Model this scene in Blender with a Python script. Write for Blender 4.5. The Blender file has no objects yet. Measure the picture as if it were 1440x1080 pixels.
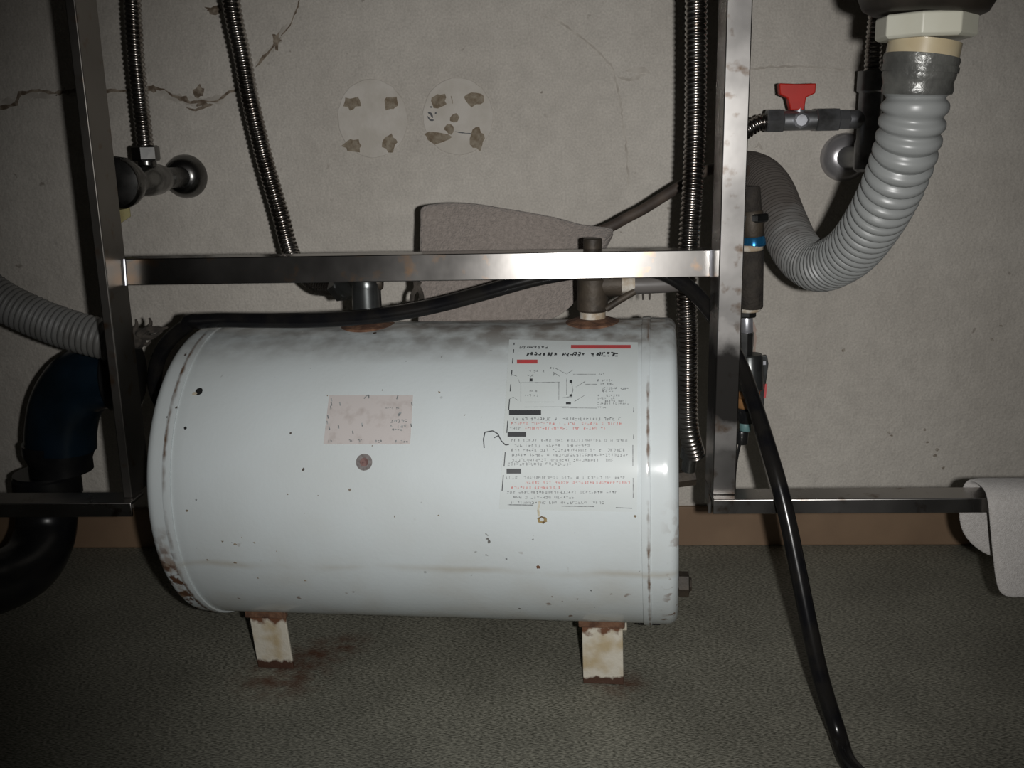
import bpy, bmesh, math, random
from mathutils import Vector as V, Matrix as M, Euler
random.seed(7)
S = bpy.context.scene
C = S.collection
PI = math.pi

# ------------------------------------------------------------------ camera, world, flash, exposure
F, YAW, PITCH, ROLL = 1400.0, math.radians(2.4), math.atan(340 / 1400), 0.02
CAM = V((0, -1.1883, 0.5))
_d0 = V((-math.sin(YAW), math.cos(YAW), 0)); _r0 = V((math.cos(YAW), math.sin(YAW), 0))
DIR = (_d0 * math.cos(PITCH) - V((0, 0, 1)) * math.sin(PITCH)).normalized()
_u0 = _r0.cross(DIR)
RGT = _r0 * math.cos(ROLL) - _u0 * math.sin(ROLL)
UP = _u0 * math.cos(ROLL) + _r0 * math.sin(ROLL)
cd = bpy.data.cameras.new('camera'); cam = bpy.data.objects.new('camera', cd); C.objects.link(cam)
cd.sensor_width = 36; cd.lens = F / 1440 * 36; cd.clip_start = 0.02
rot = M((RGT, UP, -DIR)).transposed().to_4x4()
cam.matrix_world = M.Translation(CAM) @ rot
S.camera = cam

w = bpy.data.worlds.new('world'); S.world = w; w.use_nodes = True
w.node_tree.nodes['Background'].inputs[0].default_value = (1.0, 0.94, 0.84, 1)
w.node_tree.nodes['Background'].inputs[1].default_value = 0.007

ld = bpy.data.lights.new('camera_flash', 'SPOT'); flash = bpy.data.objects.new('camera_flash', ld); C.objects.link(flash)
ld.energy = 24.5; ld.shadow_soft_size = 0.008; ld.spot_size = math.radians(78); ld.spot_blend = 1.0
ld.color = (1.0, 0.985, 0.965)
flash.location = CAM + RGT * 0.047 - UP * 0.002
_aim = DIR + RGT * (770 - 720) / F - UP * (480 - 540) / F
flash.rotation_euler = _aim.to_track_quat('-Z', 'Y').to_euler()

S.view_settings.view_transform = 'Standard'; S.view_settings.look = 'None'
S.view_settings.exposure = 0.0; S.view_settings.gamma = 1.0; S.view_settings.use_curve_mapping = False


# ------------------------------------------------------------------ helpers
def ray(px, py):
    return (DIR + RGT * ((px - 720) / F) - UP * ((py - 540) / F))


def W(px, py, y):
    v = ray(px, py); return CAM + v * ((y - CAM.y) / v.y)


def G(px, py, z=0.0):
    v = ray(px, py); return CAM + v * ((z - CAM.z) / v.z)


def node(nt, t, **kw):
    n = nt.nodes.new(t)
    for k, v in kw.items():
        if k.startswith('i_'):
            key = k[2:]
            n.inputs[int(key) if key.isdigit() else key].default_value = v
        else:
            setattr(n, k, v)
    return n


def mat(name, col, rough=0.5, metal=0.0, col2=None, scale=20.0, lo=0.4, hi=0.6, bump=0.0, bscale=200.0, coat=0.0, detail=5.0, rough2=None, stretch=None, sheen=0.0):
    m = bpy.data.materials.new(name); m.use_nodes = True; nt = m.node_tree
    b = nt.nodes['Principled BSDF']; L = nt.links.new
    b.inputs['Base Color'].default_value = (*col, 1); b.inputs['Roughness'].default_value = rough; b.inputs['Metallic'].default_value = metal
    if coat: b.inputs['Coat Weight'].default_value = coat; b.inputs['Coat Roughness'].default_value = 0.12
    if sheen: b.inputs['Sheen Weight'].default_value = sheen
    tc = node(nt, 'ShaderNodeTexCoord'); vec = tc.outputs['Object']
    if stretch:
        mp = node(nt, 'ShaderNodeMapping'); mp.inputs['Scale'].default_value = stretch; L(vec, mp.inputs[0]); vec = mp.outputs[0]
    if col2:
        n = node(nt, 'ShaderNodeTexNoise'); n.inputs['Scale'].default_value = scale; n.inputs['Detail'].default_value = detail
        L(vec, n.inputs['Vector'])
        mr = node(nt, 'ShaderNodeMapRange'); mr.inputs[1].default_value = lo; mr.inputs[2].default_value = hi
        L(n.outputs[0], mr.inputs[0])
        mx = node(nt, 'ShaderNodeMix', data_type='RGBA'); mx.inputs[6].default_value = (*col, 1); mx.inputs[7].default_value = (*col2, 1)
        L(mr.outputs[0], mx.inputs[0]); L(mx.outputs[2], b.inputs['Base Color'])
        if rough2 is not None:
            m2 = node(nt, 'ShaderNodeMix', data_type='FLOAT'); m2.inputs[2].default_value = rough; m2.inputs[3].default_value = rough2
            L(mr.outputs[0], m2.inputs[0]); L(m2.outputs[0], b.inputs['Roughness'])
    if bump:
        n = node(nt, 'ShaderNodeTexNoise'); n.inputs['Scale'].default_value = bscale; n.inputs['Detail'].default_value = 6
        L(vec, n.inputs['Vector'])
        bp = node(nt, 'ShaderNodeBump'); bp.inputs['Strength'].default_value = bump; bp.inputs['Distance'].default_value = 0.004
        L(n.outputs[0], bp.inputs['Height']); L(bp.outputs[0], b.inputs['Normal'])
    return m


class MB:
    """collects vertices (world or local space) and faces of one mesh"""
    def __init__(s): s.v = []; s.f = []

    def add(s, vs, fs):
        o = len(s.v); s.v += [V(p) for p in vs]; s.f += [tuple(i + o for i in f) for f in fs]; return s

    def box(s, a, b):
        x0, y0, z0 = a; x1, y1, z1 = b
        return s.add([(x0, y0, z0), (x1, y0, z0), (x1, y1, z0), (x0, y1, z0), (x0, y0, z1), (x1, y0, z1), (x1, y1, z1), (x0, y1, z1)],
                     [(3, 2, 1, 0), (4, 5, 6, 7), (0, 1, 5, 4), (1, 2, 6, 5), (2, 3, 7, 6), (3, 0, 4, 7)])

    def lathe(s, base, axis, prof, n=32, squash=None, phase=0.0):
        """prof: list of (distance along axis, radius)"""
        ax = V(axis).normalized(); t = V((0, 0, 1)) if abs(ax.z) < .9 else V((1, 0, 0))
        u = ax.cross(t).normalized(); v = ax.cross(u)
        vs = []; fs = []
        for (h, r) in prof:
            for k in range(n):
                a = 2 * PI * k / n + phase
                vs.append(V(base) + ax * h + (u * math.cos(a) + v * math.sin(a)) * max(r, 1e-5))
        for i in range(len(prof) - 1):
            for k in range(n):
                k2 = (k + 1) % n
                fs.append((i * n + k, i * n + k2, (i + 1) * n + k2, (i + 1) * n + k))
        fs.append(tuple(range(n - 1, -1, -1))); fs.append(tuple((len(prof) - 1) * n + k for k in range(n)))
        return s.add(vs, fs)

    def tube(s, pts, rad, n=16, cap=True):
        """pts: dense list of points; rad: number or list"""
        N = len(pts); rad = rad if isinstance(rad, (list, tuple)) else [rad] * N
        T = [(pts[min(i + 1, N - 1)] - pts[max(i - 1, 0)]).normalized() for i in range(N)]
        t = V((0, 0, 1)) if abs(T[0].z) < .9 else V((1, 0, 0))
        u = T[0].cross(t).normalized()
        vs = []; fs = []
        for i in range(N):
            u = (u - T[i] * u.dot(T[i])).normalized(); v = T[i].cross(u)
            for k in range(n):
                a = 2 * PI * k / n
                vs.append(pts[i] + (u * math.cos(a) + v * math.sin(a)) * rad[i])
        for i in range(N - 1):
            for k in range(n):
                k2 = (k + 1) % n
                fs.append((i * n + k, i * n + k2, (i + 1) * n + k2, (i + 1) * n + k))
        if cap:
            fs.append(tuple(range(n - 1, -1, -1))); fs.append(tuple((N - 1) * n + k for k in range(n)))
        return s.add(vs, fs)

    def prism(s, poly, off):
        """poly: planar list of points, extruded by the vector off"""
        n = len(poly); p = [V(q) for q in poly]; q = [a + V(off) for a in p]
        fs = [tuple(range(n - 1, -1, -1)), tuple(range(n, 2 * n))] + [(i, (i + 1) % n, (i + 1) % n + n, i + n) for i in range(n)]
        return s.add(p + q, fs)

    def build(s, name, m, parent=None, smooth=True, bevel=0.0, local=False, angle=40, solid=0.0):
        off = V((0, 0, 0))
        if parent is not None and not local:
            inv = parent.matrix_basis.inverted()
            if parent.parent is not None: inv = inv @ parent.parent.matrix_basis.inverted()
            vs = [inv @ p for p in s.v]
        elif parent is None:
            # a thing of its own: origin at the middle of its base
            lo = [min(p[i] for p in s.v) for i in range(3)]; hi = [max(p[i] for p in s.v) for i in range(3)]
            off = V(((lo[0] + hi[0]) / 2, (lo[1] + hi[1]) / 2, lo[2])); vs = [p - off for p in s.v]
        else:
            vs = s.v
        me = bpy.data.meshes.new(name); me.from_pydata([tuple(p) for p in vs], [], s.f)
        bm = bmesh.new(); bm.from_mesh(me); bmesh.ops.recalc_face_normals(bm, faces=bm.faces); bm.to_mesh(me); bm.free()
        me.materials.append(m)
        if smooth:
            me.polygons.foreach_set('use_smooth', [True] * len(me.polygons))
            me.set_sharp_from_angle(angle=math.radians(angle))
        o = bpy.data.objects.new(name, me); C.objects.link(o); o.location = off
        if parent is not None: o.parent = parent
        if solid:
            md = o.modifiers.new('solid', 'SOLIDIFY'); md.thickness = solid; md.offset = 0
        if bevel:
            md = o.modifiers.new('bevel', 'BEVEL'); md.width = bevel; md.segments = 2; md.limit_method = 'ANGLE'; md.angle_limit = math.radians(40)
        return o


def thing(name, loc, label, cat, group=None, rot=None):
    o = bpy.data.objects.new(name, None); C.objects.link(o)
    mb_ = M.Translation(V(loc)) @ (rot.to_4x4() if rot else M.Identity(4)); o.matrix_basis = mb_
    o.empty_display_size = 0.03
    return tag(o, label, cat, group)


def tag(o, label, cat, group=None):
    o['label'] = label; o['category'] = cat
    if group: o['group'] = group
    return o


def struct(o): o['kind'] = 'structure'; return o


def curve(cp, step=0.004):
    """dense Catmull-Rom through control points, resampled evenly"""
    P = [V(p) for p in cp]; P = [P[0] * 2 - P[1]] + P + [P[-1] * 2 - P[-2]]
    d = []
    for i in range(1, len(P) - 2):
        for k in range(40):
            t = k / 40; a, b, c, e = P[i - 1], P[i], P[i + 1], P[i + 2]
            d.append(0.5 * ((2 * b) + (c - a) * t + (2 * a - 5 * b + 4 * c - e) * t * t + (3 * b - a - 3 * c + e) * t ** 3))
    d.append(P[-2].copy())
    cum = [0]
    for i in range(1, len(d)): cum.append(cum[-1] + (d[i] - d[i - 1]).length)
    n = max(2, int(cum[-1] / step)); out = []; j = 0
    for k in range(n + 1):
        s = cum[-1] * k / n
        while j < len(cum) - 2 and cum[j + 1] < s: j += 1
        t = (s - cum[j]) / max(1e-9, cum[j + 1] - cum[j]); out.append(d[j].lerp(d[j + 1], min(1, max(0, t))))
    return out


def pathpx(l, step): return curve([W(*p) for p in l], step)


def corrugated(path_fn, pitch, r, depth, n=20, stretch=None):
    p = path_fn(pitch / 6)
    if stretch:     # ribs that open up along the hose
        ph, rad = 0.0, []
        for i in range(len(p)):
            ph += 1 / 6 / stretch(i / len(p)); c = math.cos(2 * PI * ph); rad.append(r - depth * ((1 - c) / 2) ** 2)
        return MB().tube(p, rad, n)
    return MB().tube(p, [r - depth * (0.0, 0.12, 0.5, 1.0, 0.5, 0.12)[i % 6] for i in range(len(p))], n)


# ------------------------------------------------------------------ materials
def wall_material():
    m = bpy.data.materials.new('painted_plaster'); m.use_nodes = True; nt = m.node_tree; L = nt.links.new
    b = nt.nodes['Principled BSDF']; b.inputs['Roughness'].default_value = 0.85
    tc = node(nt, 'ShaderNodeTexCoord')
    n1 = node(nt, 'ShaderNodeTexNoise'); n1.inputs['Scale'].default_value = 5; n1.inputs['Detail'].default_value = 6; L(tc.outputs['Object'], n1.inputs[0])
    r1 = node(nt, 'ShaderNodeMapRange', i_1=0.35, i_2=0.65); L(n1.outputs[0], r1.inputs[0])
    mx = node(nt, 'ShaderNodeMix', data_type='RGBA'); mx.inputs[6].default_value = (0.49, 0.455, 0.405, 1); mx.inputs[7].default_value = (0.575, 0.54, 0.485, 1)
    L(r1.outputs[0], mx.inputs[0])
    # small dirt specks
    n2 = node(nt, 'ShaderNodeTexNoise'); n2.inputs['Scale'].default_value = 75; n2.inputs['Detail'].default_value = 3; L(tc.outputs['Object'], n2.inputs[0])
    r2 = node(nt, 'ShaderNodeMapRange', i_1=0.685, i_2=0.75); L(n2.outputs[0], r2.inputs[0])
    n3 = node(nt, 'ShaderNodeTexNoise'); n3.inputs['Scale'].default_value = 6; n3.inputs['Detail'].default_value = 2; L(tc.outputs['Object'], n3.inputs[0])
    r3 = node(nt, 'ShaderNodeMapRange', i_1=0.45, i_2=0.65); L(n3.outputs[0], r3.inputs[0])
    mu = node(nt, 'ShaderNodeMath', operation='MULTIPLY'); L(r2.outputs[0], mu.inputs[0]); L(r3.outputs[0], mu.inputs[1])
    m2 = node(nt, 'ShaderNodeMix', data_type='RGBA'); m2.inputs[7].default_value = (0.17, 0.14, 0.11, 1)
    n6 = node(nt, 'ShaderNodeTexNoise'); n6.inputs['Scale'].default_value = 48; n6.inputs['Detail'].default_value = 5; L(tc.outputs['Object'], n6.inputs[0])
    r6 = node(nt, 'ShaderNodeMapRange', i_1=0.3, i_2=0.7, i_3=0.94, i_4=1.06); L(n6.outputs[0], r6.inputs[0])
    n7 = node(nt, 'ShaderNodeTexNoise'); n7.inputs['Scale'].default_value = 420; n7.inputs['Detail'].default_value = 2; L(tc.outputs['Object'], n7.inputs[0])
    r7 = node(nt, 'ShaderNodeMapRange', i_1=0.3, i_2=0.7, i_3=0.89, i_4=1.09); L(n7.outputs[0], r7.inputs[0])
    m67 = node(nt, 'ShaderNodeMath', operation='MULTIPLY'); L(r6.outputs[0], m67.inputs[0]); L(r7.outputs[0], m67.inputs[1])
    mm = node(nt, 'ShaderNodeMix', data_type='RGBA', blend_type='MULTIPLY'); mm.inputs[0].default_value = 1; L(mx.outputs[2], mm.inputs[6]); L(m67.outputs[0], mm.inputs[7])
    L(mu.outputs[0], m2.inputs[0]); L(mm.outputs[2], m2.inputs[6]); L(m2.outputs[2], b.inputs['Base Color'])
    n4 = node(nt, 'ShaderNodeTexNoise'); n4.inputs['Scale'].default_value = 170; n4.inputs['Detail'].default_value = 4; L(tc.outputs['Object'], n4.inputs[0])
    n5 = node(nt, 'ShaderNodeTexNoise'); n5.inputs['Scale'].default_value = 14; n5.inputs['Detail'].default_value = 4; L(tc.outputs['Object'], n5.inputs[0])
    ad = node(nt, 'ShaderNodeMath', operation='MULTIPLY_ADD', i_1=3.0); L(n5.outputs[0], ad.inputs[0]); L(n4.outputs[0], ad.inputs[2])
    bp = node(nt, 'ShaderNodeBump', i_Strength=0.5, i_Distance=0.003); L(ad.outputs[0], bp.inputs['Height']); L(bp.outputs[0], b.inputs['Normal'])
    return m


def floor_material(stains):
    m = bpy.data.materials.new('grey_vinyl_floor'); m.use_nodes = True; nt = m.node_tree; L = nt.links.new
    b = nt.nodes['Principled BSDF']; b.inputs['Roughness'].default_value = 0.6
    tc = node(nt, 'ShaderNodeTexCoord')
    mp = node(nt, 'ShaderNodeMapping'); mp.inputs['Rotation'].default_value = (0, 0, math.radians(38)); mp.inputs['Scale'].default_value = (1, 2.6, 1); L(tc.outputs['Object'], mp.inputs[0])
    n1 = node(nt, 'ShaderNodeTexNoise'); n1.inputs['Scale'].default_value = 280; n1.inputs['Detail'].default_value = 2; L(mp.outputs[0], n1.inputs[0])
    r1 = node(nt, 'ShaderNodeMapRange', i_1=0.35, i_2=0.66); L(n1.outputs[0], r1.inputs[0])
    mx = node(nt, 'ShaderNodeMix', data_type='RGBA'); mx.inputs[6].default_value = (0.075, 0.074, 0.056, 1); mx.inputs[7].default_value = (0.31, 0.30, 0.245, 1); L(r1.outputs[0], mx.inputs[0])
    n2 = node(nt, 'ShaderNodeTexNoise'); n2.inputs['Scale'].default_value = 9; n2.inputs['Detail'].default_value = 5; L(tc.outputs['Object'], n2.inputs[0])
    r2 = node(nt, 'ShaderNodeMapRange', i_1=0.3, i_2=0.7, i_3=0.8, i_4=1.15); L(n2.outputs[0], r2.inputs[0])
    mv = node(nt, 'ShaderNodeMix', data_type='RGBA', blend_type='MULTIPLY'); mv.inputs[0].default_value = 1; L(mx.outputs[2], mv.inputs[6]); L(r2.outputs[0], mv.inputs[7])
    col = mv.outputs[2]
    n3 = node(nt, 'ShaderNodeTexNoise'); n3.inputs['Scale'].default_value = 55; n3.inputs['Detail'].default_value = 5; L(tc.outputs['Object'], n3.inputs[0])
    for (p, rad, amt) in stains:     # rust that has run off the heater's feet
        vd = node(nt, 'ShaderNodeVectorMath', operation='DISTANCE'); vd.inputs[1].default_value = p; L(tc.outputs['Object'], vd.inputs[0])
        mr = node(nt, 'ShaderNodeMapRange', i_1=rad, i_2=rad * 0.2, i_3=0, i_4=amt); L(vd.outputs['Value'], mr.inputs[0])
        mn = node(nt, 'ShaderNodeMapRange', i_1=0.36, i_2=0.62); L(n3.outputs[0], mn.inputs[0])
        mu = node(nt, 'ShaderNodeMath', operation='MULTIPLY'); L(mr.outputs[0], mu.inputs[0]); L(mn.outputs[0], mu.inputs[1])
        ms = node(nt, 'ShaderNodeMix', data_type='RGBA'); ms.inputs[7].default_value = (0.085, 0.028, 0.012, 1); L(mu.outputs[0], ms.inputs[0]); L(col, ms.inputs[6]); col = ms.outputs[2]
    L(col, b.inputs['Base Color'])
    bp = node(nt, 'ShaderNodeBump', i_Strength=0.3, i_Distance=0.0015); L(n1.outputs[0], bp.inputs['Height']); L(bp.outputs[0], b.inputs['Normal'])
    return m


def steel_material(name='stainless_steel', rough=0.27, tint=(0.40, 0.385, 0.37), spots=None, coat=0.0):
    m = bpy.data.materials.new(name); m.use_nodes = True; nt = m.node_tree; L = nt.links.new
    b = nt.nodes['Principled BSDF']; b.inputs['Metallic'].default_value = 1.0
    b.inputs['Coat Weight'].default_value = coat; b.inputs['Coat Roughness'].default_value = 0.13
    tc = node(nt, 'ShaderNodeTexCoord')
    n = node(nt, 'ShaderNodeTexNoise'); n.inputs['Scale'].default_value = 60; n.inputs['Detail'].default_value = 6; L(tc.outputs['Object'], n.inputs[0])
    r = node(nt, 'ShaderNodeMapRange', i_1=0.58, i_2=0.72); L(n.outputs[0], r.inputs[0])
    n2 = node(nt, 'ShaderNodeTexNoise'); n2.inputs['Scale'].default_value = 12; n2.inputs['Detail'].default_value = 4; L(tc.outputs['Object'], n2.inputs[0])
    r2 = node(nt, 'ShaderNodeMapRange', i_1=0.3, i_2=0.7, i_3=rough - 0.05, i_4=rough + 0.08); L(n2.outputs[0], r2.inputs[0])
    mx = node(nt, 'ShaderNodeMix', data_type='RGBA'); mx.inputs[6].default_value = (*tint, 1); mx.inputs[7].default_value = (0.16, 0.11, 0.075, 1); L(r.outputs[0], mx.inputs[0])
    col = mx.outputs[2]; ro = r2.outputs[0]
    if spots:       # a soft oval patch, blacker and rougher, its edge broken by noise
        for (p, rz, amt) in spots:
            sp = node(nt, 'ShaderNodeVectorMath', operation='SUBTRACT'); sp.inputs[1].default_value = p; L(tc.outputs['Object'], sp.inputs[0])
            sc = node(nt, 'ShaderNodeVectorMath', operation='MULTIPLY'); sc.inputs[1].default_value = (1 / rz[0], 0.0, 1 / rz[1]); L(sp.outputs[0], sc.inputs[0])
            ln = node(nt, 'ShaderNodeVectorMath', operation='LENGTH'); L(sc.outputs[0], ln.inputs[0])
            ad = node(nt, 'ShaderNodeMath', operation='MULTIPLY_ADD', i_1=0.55); L(n.outputs[0], ad.inputs[0]); L(ln.outputs['Value'], ad.inputs[2])
            mr = node(nt, 'ShaderNodeMapRange', i_1=1.35, i_2=0.8, i_3=0, i_4=amt); L(ad.outputs[0], mr.inputs[0])
            ms = node(nt, 'ShaderNodeMix', data_type='RGBA'); ms.inputs[7].default_value = (0.010, 0.009, 0.008, 1); L(mr.outputs[0], ms.inputs[0]); L(col, ms.inputs[6]); col = ms.outputs[2]
            mf = node(nt, 'ShaderNodeMix', data_type='FLOAT'); mf.inputs[3].default_value = 0.7; L(mr.outputs[0], mf.inputs[0]); L(ro, mf.inputs[2]); ro = mf.outputs[0]
    L(col, b.inputs['Base Color']); L(ro, b.inputs['Roughness'])
    bp = node(nt, 'ShaderNodeBump', i_Strength=0.12, i_Distance=0.002); L(n2.outputs[0], bp.inputs['Height']); L(bp.outputs[0], b.inputs['Normal'])
    return m


def enamel_material(aL, aR, zc, R):
    """white baked enamel with rust along the seams, rust at the low left end, specks, dust on top"""
    m = bpy.data.materials.new('chipped_white_enamel'); m.use_nodes = True; nt = m.node_tree; L = nt.links.new
    b = nt.nodes['Principled BSDF']; b.inputs['Roughness'].default_value = 0.6; b.inputs['Coat Weight'].default_value = 0.35; b.inputs['Coat Roughness'].default_value = 0.12
    tc = node(nt, 'ShaderNodeTexCoord'); sx = node(nt, 'ShaderNodeSeparateXYZ'); L(tc.outputs['Object'], sx.inputs[0])

    def mth(op, a, bb=None, c=None):
        n = node(nt, 'ShaderNodeMath', operation=op)
        for i, q in enumerate((a, bb, c)):
            if q is None: continue
            if isinstance(q, (int, float)): n.inputs[i].default_value = q
            else: L(q, n.inputs[i])
        return n.outputs[0]

    def rng(v, a, bb, c=0.0, d=1.0):
        n = node(nt, 'ShaderNodeMapRange', i_1=a, i_2=bb, i_3=c, i_4=d); L(v, n.inputs[0]); return n.outputs[0]

    def noise(s, d=4.0, vec=None):
        n = node(nt, 'ShaderNodeTexNoise'); n.inputs['Scale'].default_value = s; n.inputs['Detail'].default_value = d; L(vec or tc.outputs['Object'], n.inputs[0]); return n.outputs[0]

    def mix(fac, c1, c2):
        n = node(nt, 'ShaderNodeMix', data_type='RGBA'); L(fac, n.inputs[0])
        if isinstance(c1, tuple): n.inputs[6].default_value = (*c1, 1)
        else: L(c1, n.inputs[6])
        n.inputs[7].default_value = (*c2, 1); return n.outputs[2]
    x, y, z = sx.outputs
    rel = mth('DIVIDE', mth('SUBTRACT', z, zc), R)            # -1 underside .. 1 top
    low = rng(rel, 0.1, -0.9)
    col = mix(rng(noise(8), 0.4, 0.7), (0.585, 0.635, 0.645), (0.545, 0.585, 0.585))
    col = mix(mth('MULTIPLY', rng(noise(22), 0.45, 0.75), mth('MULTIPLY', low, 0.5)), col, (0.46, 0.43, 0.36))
    # a faint yellow run mark along the side
    band = mth('MULTIPLY', rng(mth('ABSOLUTE', mth('ADD', mth('MULTIPLY_ADD', noise(14), 0.10, rel), 0.28)), 0.035, 0.0), rng(noise(9), 0.42, 0.6))
    col = mix(mth('MULTIPLY', band, 0.45), col, (0.36, 0.31, 0.22))
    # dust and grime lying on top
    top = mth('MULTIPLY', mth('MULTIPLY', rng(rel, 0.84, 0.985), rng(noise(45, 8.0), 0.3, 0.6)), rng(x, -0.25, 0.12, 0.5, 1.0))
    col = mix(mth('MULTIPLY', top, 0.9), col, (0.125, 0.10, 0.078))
    # rust on both seams
    for a, wdt, amt, side in ((aL, 0.0018, 1.0, -1), (aR, 0.0010, 0.95, 1)):
        d = mth('ABSOLUTE', mth('SUBTRACT', x, a - side * 0.0006))
        k = mth('MULTIPLY', rng(mth('MULTIPLY_ADD', noise(90), 0.005, d), wdt + 0.0030, 0.0024), mth('MULTIPLY', rng(noise(20), 0.42, 0.56), amt))
        col = mix(k, col, (0.12, 0.07, 0.04))
    # rust eaten into the low part of the left end and specks on the end caps
    e1 = mth('MULTIPLY', rng(x, aL + 0.004, aL - 0.002), rng(mth('ABSOLUTE', mth('ADD', rel, 0.55)), 0.5, 0.12))
    col = mix(mth('MULTIPLY', e1, rng(noise(60, 8.0), 0.46, 0.6)), col, (0.20, 0.115, 0.06))
    col = mix(mth('MULTIPLY', e1, rng(noise(110, 6.0), 0.49, 0.57)), col, (0.10, 0.045, 0.022))
    e2 = mth('MULTIPLY', rng(x, aR + 0.008, aR + 0.022), rng(rel, 0.2, -0.5))
    col = mix(mth('MULTIPLY', e2, rng(noise(90), 0.55, 0.62)), col, (0.15, 0.075, 0.035))
    # dark chips
    sp = rng(noise(95, 2.0), 0.735, 0.76)
    col = mix(mth('MULTIPLY', sp, rng(noise(7), 0.42, 0.55)), col, (0.07, 0.055, 0.045))
    sp2 = rng(noise(60, 2.0), 0.72, 0.75)
    col = mix(mth('MULTIPLY', sp2, low), col, (0.17, 0.10, 0.06))
    L(col, b.inputs['Base Color'])
    bp = node(nt, 'ShaderNodeBump', i_Strength=0.06, i_Distance=0.002); L(noise(260, 3.0), bp.inputs['Height']); L(bp.outputs[0], b.inputs['Normal'])
    return m




def trap_hose_material():
    m = mat('grey_plastic_hose', (0.30, 0.315, 0.325), 0.36); nt = m.node_tree; L = nt.links.new; b = nt.nodes['Principled BSDF']
    tc = node(nt, 'ShaderNodeTexCoord'); sx = node(nt, 'ShaderNodeSeparateXYZ'); L(tc.outputs['Object'], sx.inputs[0])
    n = node(nt, 'ShaderNodeTexNoise'); n.inputs['Scale'].default_value = 40; L(tc.outputs['Object'], n.inputs[0])
    ad = node(nt, 'ShaderNodeMath', operation='MULTIPLY_ADD', i_1=0.10); L(n.outputs[0], ad.inputs[0]); L(sx.outputs[1], ad.inputs[2])
    mr = node(nt, 'ShaderNodeMapRange', i_1=0.0, i_2=0.13); L(ad.outputs[0], mr.inputs[0])   # the old end by the wall is caked in grime
    mx = node(nt, 'ShaderNodeMix', data_type='RGBA'); mx.inputs[6].default_value = (0.215, 0.222, 0.218, 1); mx.inputs[7].default_value = (0.062, 0.053, 0.046, 1); L(mr.outputs[0], mx.inputs[0]); L(mx.outputs[2], b.inputs['Base Color'])
    m2 = node(nt, 'ShaderNodeMix', data_type='FLOAT'); m2.inputs[2].default_value = 0.36; m2.inputs[3].default_value = 0.85; L(mr.outputs[0], m2.inputs[0]); L(m2.outputs[0], b.inputs['Roughness'])
    return m


STEEL = steel_material()
HOSE_STEEL = mat('hose_stainless', (0.40, 0.38, 0.36), 0.24, 1.0, (0.24, 0.215, 0.195), 30)
FITTING = mat('satin_chrome', (0.34, 0.345, 0.36), 0.4, 0.85, (0.17, 0.17, 0.17), 60, 0.45, 0.7)
CHROME = mat('dull_chrome', (0.30, 0.305, 0.305), 0.27, 1.0, (0.14, 0.135, 0.13), 40, 0.45, 0.7, rough2=0.45)
BRIGHT = mat('bright_chrome', (0.66, 0.67, 0.72), 0.36, 0.8, (0.45, 0.45, 0.48), 60)
GREYSTEEL = mat('galvanised_pipe', (0.17, 0.18, 0.18), 0.28, 0.9, (0.09, 0.09, 0.085), 50, 0.45, 0.7)
BRONZE = mat('tarnished_brass', (0.062, 0.048, 0.034), 0.6, 0.25, (0.034, 0.027, 0.02), 45, bump=0.2, bscale=150)
RUST = mat('rust', (0.155, 0.08, 0.045), 0.9, 0.0, (0.075, 0.035, 0.02), 90, bump=0.5, bscale=160)
TAPEWHITE = mat('sealing_tape', (0.55, 0.52, 0.46), 0.7, 0.0, (0.33, 0.26, 0.18), 90)
RUBBER = mat('black_rubber', (0.006, 0.006, 0.007), 0.22, 0.0, (0.012, 0.011, 0.010), 40)
RUBBER.node_tree.nodes['Principled BSDF'].inputs['Specular IOR Level'].default_value = 0.3
BLACKPIPE = mat('black_plastic_pipe', (0.006, 0.0065, 0.008), 0.3, 0.0, (0.012, 0.012, 0.012), 30)
BLUEPIPE = mat('dark_blue_plastic', (0.005, 0.013, 0.022), 0.24, 0.0, (0.003, 0.008, 0.013), 25)
GREYHOSE = trap_hose_material()
OLDHOSE = mat('aged_grey_plastic_hose', (0.185, 0.185, 0.18), 0.5, 0.0, (0.13, 0.128, 0.12), 25)
IVORY = mat('ivory_plastic', (0.50, 0.495, 0.42), 0.4, 0.0, (0.46, 0.45, 0.37), 20)
BEIGE = mat('yellowed_plastic', (0.47, 0.41, 0.28), 0.28, 0.0, (0.40, 0.33, 0.21), 25, coat=0.5)
DUCT = mat('grey_duct_tape', (0.115, 0.115, 0.105), 0.3, 0.2, (0.075, 0.075, 0.07), 60, bump=0.5, bscale=70)
DARKMETAL = mat('blackened_metal', (0.016, 0.013, 0.010), 0.5, 0.3, (0.032, 0.026, 0.02), 30)
RED = mat('red_plastic', (0.56, 0.022, 0.012), 0.45, 0.0, (0.48, 0.018, 0.010), 30)
BLUEMETAL = mat('blue_anodised_collar', (0.05, 0.32, 0.62), 0.22, 0.8, (0.03, 0.2, 0.45), 30)
FELT = mat('dusty_felt', (0.33, 0.285, 0.255), 1.0, 0.0, (0.26, 0.225, 0.20), 260, 0.35, 0.65, bump=0.8, bscale=500, sheen=0.3)
TOWEL = mat('white_terry', (0.56, 0.535, 0.51), 1.0, 0.0, (0.47, 0.445, 0.42), 420, 0.35, 0.65, bump=0.55, bscale=1100, sheen=0.3)
INSUL = mat('brown_foam_sleeve', (0.032, 0.026, 0.02), 0.85, 0.0, (0.02, 0.016, 0.013), 90, bump=0.5, bscale=260)
BASEB = mat('brown_vinyl_skirting', (0.235, 0.155, 0.095), 0.6, 0.0, (0.20, 0.13, 0.08), 14)
CRACK = mat('crack_dirt', (0.13, 0.095, 0.066), 0.95, 0.0, (0.32, 0.27, 0.21), 140, 0.42, 0.66)
STAIN = mat('faint_stain', (0.40, 0.365, 0.32), 0.9, 0.0, (0.53, 0.495, 0.44), 60)
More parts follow.
